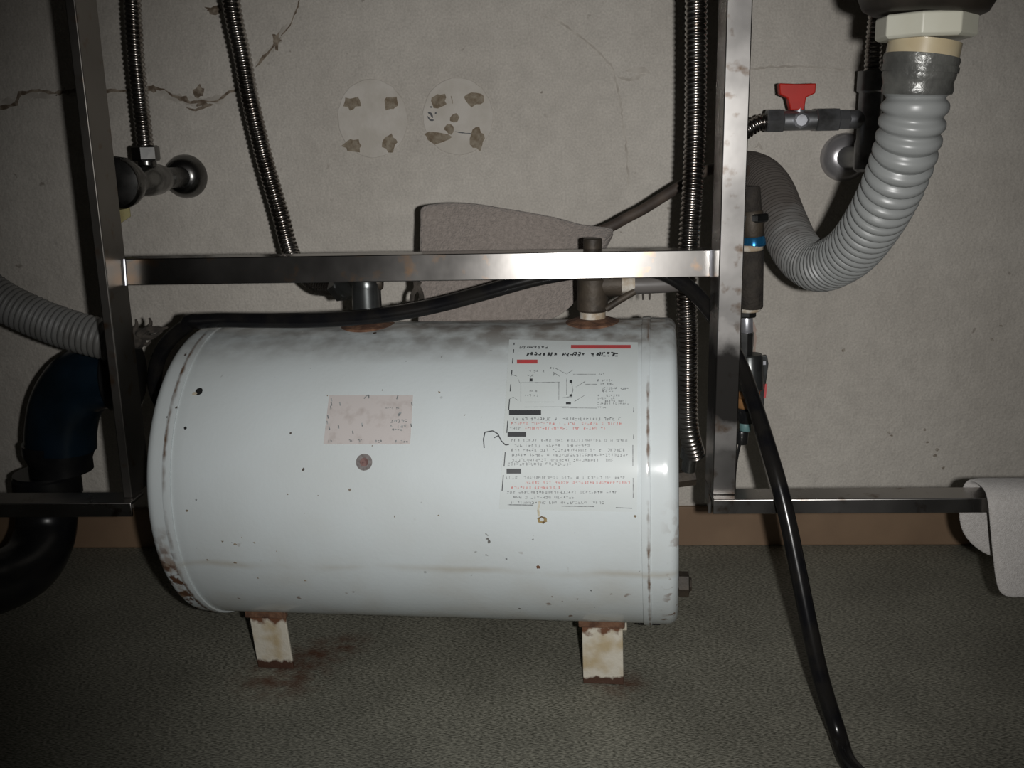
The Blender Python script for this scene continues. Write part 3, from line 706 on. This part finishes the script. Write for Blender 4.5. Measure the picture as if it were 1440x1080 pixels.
xr = W(1012, 345, -0.345).x; xl = W(126, 300, -0.345).x
UR = upright(xr, xr + 0.0205, 'l', SPOTSTEEL); ULf = upright(xl, xl + 0.0085, 'r', steel_material('dimmed_steel', 0.42, (0.2, 0.188, 0.172)))  # left upright's steel colour darkened to dim the bright reflection at the rail corner
# cross rail: angle bar with its face leaning a little back
zl = 0.3815; zh = 0.405; yr = -0.3105
xa, xb = xl + 0.0085, xr
cr = MB().prism([(xa, yr, zl), (xa, yr + 0.0028, zl), (xa, yr + 0.0028 + 0.0026, zh - 0.003), (xa, yr + 0.021, zh - 0.0025), (xa, yr + 0.021, zh + 0.0005), (xa, yr + 0.0024, zh)], (xb - xa, 0, 0)).build('cross_rail', steel_material('polished_steel', 0.25, (0.10, 0.095, 0.09), coat=0.6), stand, bevel=0.0007)
# low side rails: angle bars, flat flange on top
for (x0, x1, nm) in ((xr - 0.001, 0.75, 'r'), (-0.95, xl + 0.012, 'l')):
    poly = [(x0, -0.357, 0.178), (x0, -0.354, 0.178), (x0, -0.354, 0.1885), (x0, -0.328, 0.1885), (x0, -0.328, 0.1915), (x0, -0.357, 0.1915)]
    MB().prism(poly, (x1 - x0, 0, 0)).build('low_rail', STEEL, stand, bevel=0.0008)
# forked lower tip of the right upright's side plate, below the rail
tx = xr
MB().prism([(tx, -0.326, 0.1915), (tx, -0.303, 0.1915), (tx, -0.303, 0.168), (tx, -0.309, 0.176), (tx, -0.318, 0.177), (tx, -0.326, 0.167)], (0.003, 0, 0)).build('forked_tip', STEEL, stand)
# bead of weld at the rail ends
for x, sg in ((xa, 1), (xb, -1)): MB().tube([V((x + sg * 0.001, yr - 0.0004 + 0.0024 * t, zl + (zh - zl) * t)) for t in (0, .25, .5, .75, 1)], [0.0012, 0.0016, 0.0013, 0.0017, 0.0012], 8).build('weld_bead', BRIGHT, stand)

# ------------------------------------------------------------------ hoses
h = corrugated(lambda s: pathpx([(160, -430, -0.14), (172, -170, -0.13), (183, -40, -0.125), (186, 0, -0.122), (190, 70, -0.12), (197, 140, -0.116), (205, 211, -0.114)], s), 0.0048, 0.0092, 0.0015, 18).build('flexible_hose', HOSE_STEEL)
tag(h, 'ribbed stainless flexible hose coming down to the wall stop valve behind the left upright', 'hose')
p2 = lambda s: curve([W(270, -430, -0.16), W(300, -170, -0.15), W(322, -20, -0.14), W(330, 30, -0.135), W(341, 80, -0.13), W(352, 140, -0.128), W(371, 220, -0.13), W(394, 300, -0.14), W(412, 362, -0.152), hose2_end + V((-0.035, 0.038, -0.002)), hose2_end], s)
h = corrugated(p2, 0.0048, 0.0095, 0.0015, 18).build('flexible_hose', HOSE_STEEL)
tag(h, 'ribbed stainless flexible hose running behind the cross rail to the grey elbow on the drum', 'hose')
h3 = corrugated(lambda s: pathpx([(985, -430, -0.262), (981, -170, -0.262), (979, 0, -0.262), (978, 150, -0.262), (975, 250, -0.264), (969, 340, -0.266), (965, 400, -0.268), (967, 470, -0.268), (967, 560, -0.268), (969, 605, -0.268), (978, 640, -0.26)], s), 0.0046, 0.0098, 0.0015, 18).build('flexible_hose', HOSE_STEEL)
tag(h3, 'ribbed stainless flexible hose hanging beside the right upright and the end of the white drum', 'hose')
hf = thing('hose_end_fitting', W(965, 690, -0.255), 'small dirty brass union under the flexible hose at the right end of the drum', 'fitting')
c0 = W(972, 628, -0.258); c1 = W(965, 688, -0.25)
MB().lathe(c0, c1 - c0, [(0, 0.0098), (0.012, 0.0098), (0.013, 0.007), (0.026, 0.007)], 14).build('union', CHROME, hf)
MB().lathe(c1 + V((0, 0, 0.012)), (-1, -0.1, -0.1), [(-0.008, 0.0085), (0.012, 0.0085)], 6).build('elbow_nut', BRONZE, hf, smooth=False)

# ------------------------------------------------------------------ wall stop valve on the left
wl = W(262, 248, 0)
DCHROME = mat('dark_chrome', (0.17, 0.17, 0.165), 0.24, 1.0, (0.085, 0.08, 0.075), 40, 0.45, 0.7, rough2=0.4)
sv = thing('stop_valve', wl, 'dark chrome stop valve with domed wall plate and flared handle, half behind left upright', 'valve')
MB().lathe(wl, (0, -1, 0), [(-0.001, 0.0255), (0.003, 0.0255), (0.010, 0.0235), (0.017, 0.018), (0.020, 0.0125)], 36).build('wall_plate', DCHROME, sv)
MB().lathe(wl, (0, -1, 0), [(0.015, 0.0115), (0.06, 0.0115), (0.072, 0.0135), (0.092, 0.0168), (0.118, 0.0172), (0.130, 0.0155), (0.14, 0.0125), (0.15, 0.0125)], 28).build('body', DCHROME, sv)
MB().lathe(wl, (0, -1, 0), [(0.148, 0.010), (0.160, 0.014), (0.176, 0.023), (0.184, 0.0255), (0.198, 0.0265), (0.202, 0.024), (0.204, 0.015)], 20).build('handle', DCHROME, sv)
ot = V((wl.x, -0.114, wl.z + 0.012))
MB().lathe(ot, (0, 0, 1), [(0, 0.010), (0.008, 0.010)], 20).build('outlet', DCHROME, sv)
MB().lathe(ot + V((0, 0, 0.008)), (0, 0, 1), [(0, 0.0135), (0.002, 0.0145), (0.014, 0.0145), (0.016, 0.012)], 6).build('hex_nut', DCHROME, sv, smooth=False)
tg = W(172, 288, -0.188)
MB().prism([tg + V((-0.008, 0, 0.006)), tg + V((0.007, 0, 0.006)), tg + V((0.006, 0.002, -0.012)), tg + V((-0.004, 0.002, -0.018)), tg + V((-0.009, 0.001, -0.012))], (0, 0.0015, 0)).build('paper_tag', YELLOW, sv, smooth=False)

# ------------------------------------------------------------------ black cable
def cable_pts(s):
    hp = lambda x, y_, z: HM @ V((x, y_, ZC + z))
    L_ = [hp(-0.268, 0.09, 0.0), hp(-0.29, 0.04, 0.03), hp(-0.300, 0.012, 0.062), hp(-0.297, 0.0, 0.092), hp(-0.281, -0.008, 0.121), hp(-0.256, -0.015, 0.142), hp(-0.222, -0.02, 0.152), hp(-0.18, -0.025, 0.1525), hp(-0.125, -0.03, 0.1525)]
    L_ += [W(500, 447, -0.289), W(560, 440, -0.29), W(620, 428, -0.29), W(690, 409, -0.2945), W(760, 390, -0.2965), W(850, 377, -0.2974), W(920, 379, -0.2974), W(958, 396, -0.296), W(985, 420, -0.29), W(1010, 455, -0.285), W(1040, 510, -0.287), W(1060, 565, -0.318), W(1085, 645, -0.36), W(1103, 710, -0.380), W(1120, 790, -0.398), W(1136, 870, -0.415), W(1156, 960, -0.432), W(1180, 1035, -0.446)]
    e = G(1200, 1084, 0.008); L_ += [e, e + V((0.035, -0.05, 0.0)), e + V((0.09, -0.12, 0.0)), e + V((0.2, -0.2, 0.0))]
    return curve(L_, s)


def rest(p):
    q = HI @ p
    if eL - 0.004 < q.x < eR + 0.004:
        d = math.hypot(q.y, q.z - ZC); k = R + 0.0030 + 0.0072
        if d < k: q = V((q.x, q.y * k / d, ZC + (q.z - ZC) * k / d)); return HM @ q
    return p


cpts = [rest(p) for p in cable_pts(0.004)]
for _ in range(12): cpts = [cpts[0]] + [(cpts[i - 1] + cpts[i] * 2 + cpts[i + 1]) / 4 for i in range(1, len(cpts) - 1)] + [cpts[-1]]
cpts = [rest(p) for p in cpts]
cb = MB().tube(cpts, 0.0072, 16).build('power_cable', RUBBER)
tag(cb, 'thick black rubber cable lying over the white drum and trailing down to the floor', 'cable')

# ------------------------------------------------------------------ felt pad and brown cord behind the rail
us = [590, 615, 640, 670, 700, 730, 760, 790, 815, 835, 850, 863]
tops = [289, 286, 284, 286, 291, 296, 301, 308, 315, 319, 320, 322]
bots = [462, 462, 462, 462, 462, 462, 455, 446, 420, 385, 355, 330]
vs = []; fs = []; NR = 14; N = len(us)
for side, dy in ((0, 0.0), (1, 0.007)):
    for i in range(N):
        for j in range(NR + 1):
            v = j / NR; yy = -0.165 - 0.035 * v + 0.004 * math.sin(i * 1.1 + v * 3)
            p = W(us[i] + (-4 * v if i == 0 else 0), tops[i] + (bots[i] - tops[i]) * v, yy); rr = random.Random(i * 50 + j + 7 * side)
            edge = j == 0 or i in (0, N - 1)
            vs.append(p + V((rr.uniform(-1, 1) * 0.0008 if edge else 0, dy, rr.uniform(-1, 1) * 0.0008 if edge else 0)))
K = N * (NR + 1)
for i in range(N - 1):
    for j in range(NR):
        a = i * (NR + 1) + j; q = (a, a + NR + 1, a + NR + 2, a + 1); fs.append(q); fs.append(tuple(K + t for t in q[::-1]))
rim = [i * (NR + 1) for i in range(N)] + [(N - 1) * (NR + 1) + j for j in range(1, NR + 1)] + [i * (NR + 1) + NR for i in range(N - 2, -1, -1)] + [j for j in range(NR - 1, 0, -1)]
for a, b_ in zip(rim, rim[1:] + rim[:1]): fs.append((a, b_, b_ + K, a + K))
felt = MB().add(vs, fs).build('felt_pad', FELT)
tag(felt, 'dusty pinkish grey felt pad standing on the white drum behind the cross rail', 'pad')
md = felt.modifiers.new('s', 'SUBSURF'); md.levels = 1; md.render_levels = 2
bc = MB().tube(pathpx([(812, 338, -0.150), (858, 319, -0.152), (880, 307, -0.15), (905, 294, -0.15), (932, 277, -0.155), (960, 260, -0.16), (1000, 238, -0.17), (1050, 240, -0.2)], 0.004), 0.0056, 12).build('brown_cord', mat('brown_sleeved_cord', (0.075, 0.055, 0.042), 0.7, 0.0, (0.045, 0.033, 0.026), 60))
tag(bc, 'thin brown sleeved cord slanting from the felt pad up to the right upright', 'cord')
# ragged dark lint hanging at the pad's lower left
ln = MB()
for pts in ([(584, 392), (585, 405), (580, 415), (579, 428)], [(586, 400), (592, 412), (594, 426)], [(579, 425), (570, 430), (560, 429)], [(590, 396), (584, 410)]):
    ln.tube(pathpx([(x, y_, -0.198) for x, y_ in pts], 0.003), 0.0026, 6)
tag(ln.build('lint_strand', DUST), 'ragged dark strand of lint hanging from the felt pad beside the grey elbow', 'lint')

# ------------------------------------------------------------------ valve assembly behind the right upright
Y = -0.255
va = thing('mixing_valve', W(1056, 610, Y), 'dark sleeved valve column with a blue collar, standing behind the right upright', 'valve')


def vl(px, y0, y1, r0, r1=None, m=CHROME, nm='sleeve', n=20, y=Y):
    a = W(px, y0, y); b_ = W(px, y1, y); r1 = r1 or r0
    return MB().lathe(b_, a - b_, [(0, r1 * 0.9), (0.0015, r1), ((a - b_).length - 0.0015, r0), ((a - b_).length, r0 * 0.9)], n).build(nm, m, va, smooth=n > 8)


vl(1056, 352, 434, 0.0118, 0.0112, INSUL, 'sleeve'); vl(1056, 344, 353, 0.0112, None, TAPEWHITE, 'sealing_tape'); vl(1054, 433, 438, 0.0105, None, TAPEWHITE, 'sealing_tape')
vl(1060, 332, 346, 0.0105, 0.0112, BLUEMETAL, 'blue_collar'); vl(1058, 296, 333, 0.0098, 0.0108, BRONZE, 'upper_fitting'); vl(1056, 262, 297, 0.0085, 0.0098, INSUL, 'upper_pipe')
vl(1062, 300, 312, 0.0125, None, CHROME, 'hex_nut', 6)
vl(1051, 437, 446, 0.0085, 0.0085, CHROME, 'hex_nut', 6); vl(1050, 445, 468, 0.0058, 0.0062, BRIGHT, 'stem'); vl(1049, 467, 500, 0.0078, 0.0065, CHROME, 'stem_nut', 8)
vl(1054, 498, 548, 0.0125, 0.0135, GREYSTEEL, 'body'); vl(1052, 548, 558, 0.0115, None, ORANGE, 'brass_ring'); vl(1052, 558, 572, 0.0122, None, mat('dull_orange', (0.24, 0.12, 0.045), 0.5), 'brass_ring'); vl(1050, 572, 594, 0.013, 0.008, BLACKPIPE, 'bottom_cap')
vl(1048, 594, 606, 0.0055, None, TEAL, 'plug_seal'); vl(1043, 605, 624, 0.0068, 0.0058, BLACKPIPE, 'plug')
lug0 = W(1062, 502, Y); MB().prism([lug0, W(1079, 500, Y), W(1081, 512, Y), W(1077, 542, Y), W(1074, 575, Y), W(1062, 560, Y)], (0, 0.006, 0)).build('bracket', GREYSTEEL, va, smooth=False, bevel=0.0008)
MB().prism([W(1076, 540, Y - 0.0008), W(1079, 540, Y - 0.0008), W(1077, 560, Y - 0.0008), W(1074, 560, Y - 0.0008)], (0, 0.001, 0)).build('red_mark', INKRED, va, smooth=False)
MB().tube(pathpx([(1041, 622, Y), (1037, 640, Y), (1034, 660, Y), (1033, 680, Y + 0.002), (1033, 700, Y + 0.003)], 0.003), 0.0014, 6).build('thin_wire', BLACKPIPE, va)
MB().prism([W(1072, 508, Y - 0.001), W(1077, 508, Y - 0.001), W(1077, 513, Y - 0.001), W(1072, 513, Y - 0.001)], (0, 0.001, 0)).build('screw_head', BRIGHT, va)

# ------------------------------------------------------------------ red handled shut-off valve on the right
Y2 = -0.085
rvx = thing('shutoff_valve', W(1188, 220, 0), 'chrome shut-off valve with a red butterfly handle on the wall right of the upright', 'valve')
fl = W(1187, 221, 0)
MB().lathe(fl, (0, -1, 0), [(-0.001, 0.0275), (0.002, 0.0275), (0.008, 0.0255), (0.013, 0.020), (0.016, 0.0135)], 36).build('wall_plate', mat('grey_chrome_plate', (0.40, 0.39, 0.40), 0.3, 0.6, (0.33, 0.32, 0.33), 40), rvx)
MB().lathe(fl, (0, -1, 0), [(0.012, 0.0125), (0.085, 0.0125)], 24).build('wall_pipe', GREYSTEEL, rvx)
t0 = V((fl.x, Y2, fl.z - 0.014)); t1 = W(1222, 100, Y2); t1.x = fl.x
MB().lathe(t0, (0, 0, 1), [(0, 0.010), (0.003, 0.0135), (0.03, 0.0135), (0.034, 0.012), (t1.z - t0.z - 0.022, 0.012), (t1.z - t0.z - 0.02, 0.0145), (t1.z - t0.z, 0.0145)], 24).build('tee_body', FITTING, rvx)
zc_ = W(1140, 169, Y2).z


def vx(px0, px1, r, m, nm, n=24, py=169):
    a = W(px0, py, Y2).x; b_ = W(px1, py, Y2).x
    return MB().lathe((a, Y2, zc_), (1, 0, 0), [(0, r * 0.88), (0.0012, r), (b_ - a - 0.0012, r), (b_ - a, r * 0.88)], n).build(nm, m, rvx, smooth=n > 8)


vx(1190, 1222, 0.0095, FITTING, 'pipe_union'); vx(1176, 1194, 0.0112, FITTING, 'union_nut', 6); vx(1146, 1179, 0.0130, FITTING, 'hex_nut', 6)
vx(1099, 1148, 0.0105, FITTING, 'valve_body'); vx(1077, 1101, 0.0132, FITTING, 'hex_nut', 6)
hub = W(1123, 169, Y2)
MB().lathe(V((hub.x, Y2, zc_)), (0, -1, 0), [(0.004, 0.0085), (0.013, 0.0085), (0.0145, 0.006)], 8).build('valve_face', BRIGHT, rvx, smooth=False)
MB().lathe(V((hub.x, Y2, zc_ + 0.008)), (0, 0, 1), [(0, 0.0065), (0.010, 0.0055)], 16).build('valve_stem', BRIGHT, rvx)
yh = Y2 - 0.006
MB().prism([W(x, y_, yh) for x, y_ in ((1096, 117), (1122, 118), (1148, 117), (1147, 131), (1134, 137), (1131, 155), (1112, 155), (1108, 138), (1097, 133))], (0, 0.012, 0)).build('red_handle', RED, rvx, bevel=0.0012)
hs = corrugated(lambda s: pathpx([(1080, 171, Y2), (1068, 173, Y2), (1055, 180, Y2 - 0.002), (1040, 192, Y2 - 0.005), (1028, 215, Y2 - 0.01), (1025, 250, Y2 - 0.015)], s), 0.0046, 0.0088, 0.0014, 18).build('flexible_hose', HOSE_STEEL)
tag(hs, 'short ribbed stainless hose leaving the red handled valve behind the right upright', 'hose')
vh = corrugated(lambda s: curve([t1 + V((0, 0, -0.004)), t1 + V((0, 0, 0.03)), t1 + V((0.001, -0.002, 0.08)), t1 + V((0.004, -0.004, 0.16)), t1 + V((0.006, -0.004, 0.42))], s), 0.0048, 0.0088, 0.0014, 18).build('flexible_hose', HOSE_STEEL)
tag(vh, 'dark ribbed flexible hose rising from the red handled valve behind the drain hose', 'hose')

# ------------------------------------------------------------------ sink drain, nut and grey trap hose
YD = -0.47
nz = W(1300, 22, YD); ctr = V((W(1302, 40, YD).x, YD, 0))
dr = thing('sink_drain', V((ctr.x, YD, W(1300, 56, YD).z)), 'blackened sink drain body with an ivory hexagon nut at the top right', 'drain')
zt_, zb_ = nz.z, W(1300, 56, YD).z
MB().lathe(V((ctr.x, YD, zb_)), (0, 0, 1), [(0, 0.0300), (0.002, 0.0325), (zt_ - zb_ - 0.001, 0.0325), (zt_ - zb_, 0.031)], 8, phase=0.38).build('hexagon_nut', IVORY, dr, smooth=False, bevel=0.0008)
MB().lathe(V((ctr.x - 0.002, YD, zt_ - 0.001)), (0.06, 0, 1), [(0.001, 0.034), (0.004, 0.040), (0.011, 0.0435), (0.018, 0.0445), (0.024, 0.042), (0.03, 0.035), (0.34, 0.035)], 40).build('drain_body', DARKMETAL, dr)
tp = lambda s: pathpx([(1301, 58, YD), (1297, 78, YD), (1293, 100, YD), (1289, 132, YD + 0.001)], s)
pts = tp(0.002); n = len(pts)
b = MB(); k1 = int(n * 0.40)
MB().tube(pts[:k1 + 2], 0.0238, 32).build('tail_pipe', BEIGE, dr)
hose_d = thing('trap_hose', W(1145, 405, -0.3), 'grey corrugated drain hose hanging in a U from the ivory nut to the wall', 'hose')
dt = MB().tube(pts[k1 - 2:], [0.0246 - 0.0022 * (i / (n - k1 + 2)) + 0.0005 * math.sin(i * 1.3) for i in range(n - k1 + 2)], 32).build('tape_wrap', DUCT, hose_d)
tw = MB().tube([p + V((0.0, -0.0006, 0)) for p in pts[int(n * 0.46):int(n * 0.62)]], 0.0249, 32).build('tape_band', DUCT, dt)
pd = lambda s: pathpx([(1289, 128, YD + 0.001), (1284, 165, YD + 0.003), (1270, 222, -0.455), (1244, 285, -0.425), (1208, 341, -0.375), (1178, 366, -0.335), (1148, 374, -0.300), (1120, 352, -0.26), (1101, 312, -0.22), (1086, 272, -0.175), (1072, 252, -0.13), (1058, 243, -0.07), (1050, 240, 0.0)], s)
corrugated(pd, 0.0066, 0.0225, 0.0032, 28, lambda t: 1.75 - 1.0 * min(1, t * 2.0)).build('corrugated_tube', GREYHOSE, hose_d)

# ------------------------------------------------------------------ drain pipe on the left with grey hose
YP = -0.15
bp_ = thing('waste_pipe', W(86, 700, YP), 'thick dark blue and black plastic waste pipe elbow standing left of the white drum', 'pipe')
MB().tube(pathpx([(86, 630, YP), (86, 605, YP), (93, 570, YP), (112, 541, YP), (140, 529, YP), (168, 527, YP)], 0.004), 0.0372, 36).build('elbow', BLUEPIPE, bp_)
a = W(160, 527, YP); MB().lathe(a, (1, 0, 0), [(0, 0.039), (0.002, 0.041), (0.020, 0.041), (0.022, 0.037)], 36).build('socket_collar', BLACKPIPE, bp_)
zc0, zc1 = W(70, 700, YP), W(70, 660, YP)
MB().lathe(W(82, 640, YP) * 0 + V((W(84, 640, YP).x, YP, W(84, 662, YP).z)), (0, 0, 1), [(0, 0.0335), (0.012, 0.0335), (0.022, 0.0373), (0.035, 0.0374)], 36).build('pipe_end', BLACKPIPE, bp_)
MB().lathe(V((W(68, 690, YP).x, YP, W(68, 700, YP).z)), (0, 0, 1), [(0, 0.033), (0.004, 0.036), (0.026, 0.036), (0.028, 0.0342), (0.031, 0.0342)], 36).build('coupling', BLACKPIPE, bp_)
lowpts = [W(67, 692, YP), W(66, 730, YP - 0.005), W(60, 762, YP - 0.02), W(40, 795, YP - 0.05), W(0, 818, YP - 0.085), W(-60, 832, YP - 0.115), W(-200, 838, YP - 0.13)]
lowpts = [V((p.x, p.y, max(p.z, 0.034))) for p in lowpts]
MB().tube(curve(lowpts, 0.004), 0.0325, 32).build('lower_bend', BLACKPIPE, bp_)
gh = corrugated(lambda s: pathpx([(-160, 310, -0.21), (-60, 378, -0.21), (0, 421, -0.21), (55, 448, -0.212), (105, 466, -0.215), (150, 478, -0.215), (178, 486, -0.21)], s), 0.0058, 0.0208, 0.002, 26).build('corrugated_hose', OLDHOSE)
tag(gh, 'grey corrugated hose ending above the dark waste pipe behind the left upright', 'hose')
df = MB(); rn = random.Random(4)
for (x, y_, r_) in ((190, 478, 0.010), (198, 470, 0.007), (187, 466, 0.006)): df.lathe(W(x, y_, -0.20), (0, -1, 0.2), [(-r_, 0.002), (-r_ * .5, r_), (r_ * .4, r_ * .9), (r_, 0.002)], 9)
for pts in ([(186, 470), (192, 458), (191, 449)], [(196, 470), (209, 462), (232, 461)], [(204, 466), (212, 455), (210, 447)], [(200, 474), (214, 474), (228, 466)], [(212, 464), (226, 463), (236, 460)], [(190, 478), (206, 484), (212, 480)]):
    P_ = pathpx([(x, y_, -0.2 + rn.uniform(-.004, .004)) for x, y_ in pts], 0.002); df.tube(P_, [0.0032 * (1 - i / len(P_)) + 0.0007 for i in range(len(P_))], 7)
tag(df.build('dust_clump', DUST), 'ragged tuft of dark dust at the end of the grey hose beside the left upright', 'dust')

# ------------------------------------------------------------------ white towel over the right low rail
prof = [(-0.3245, 0.121), (-0.3235, 0.14), (-0.323, 0.165), (-0.323, 0.185), (-0.326, 0.1965), (-0.334, 0.2005), (-0.345, 0.2003), (-0.356, 0.1985), (-0.3635, 0.192), (-0.3655, 0.178), (-0.367, 0.155), (-0.369, 0.13), (-0.3705, 0.112), (-0.371, 0.1045)]
lefts = [1392, 1352, 1346, 1350, 1356, 1366, 1376, 1384, 1388, 1390, 1393, 1397, 1401, 1412]
vs = []; fs = []; NT = 16
for (yy, zz), lx in zip(prof, lefts):
    v = ray(lx, 740); x0 = CAM.x + v.x * (yy - CAM.y) / v.y
    v = ray(lx, 540 - (UP.dot(V((x0, yy, zz)) - CAM) / DIR.dot(V((x0, yy, zz)) - CAM)) * F); x0 = CAM.x + v.x * (yy - CAM.y) / v.y
    for i in range(NT + 1):
        t = i / NT; x = x0 + (0.66 - x0) * t
        drop = max(0, 0.19 - zz) / 0.09
        vs.append(V((x, yy + (0.004 * math.sin(t * 9 + 0.5) * drop * (1 if yy < -.34 else -1)) * min(1, t * 4), zz - 0.006 * t * drop)))
for j in range(len(prof) - 1):
    for i in range(NT): fs.append((j * (NT + 1) + i, j * (NT + 1) + i + 1, (j + 1) * (NT + 1) + i + 1, (j + 1) * (NT + 1) + i))
tw = MB().add(vs, fs).build('towel', TOWEL, solid=0.005)
md = tw.modifiers.new('s', 'SUBSURF'); md.levels = 1; md.render_levels = 2
tag(tw, 'white terry towel folded over the low steel rail on the right', 'towel')
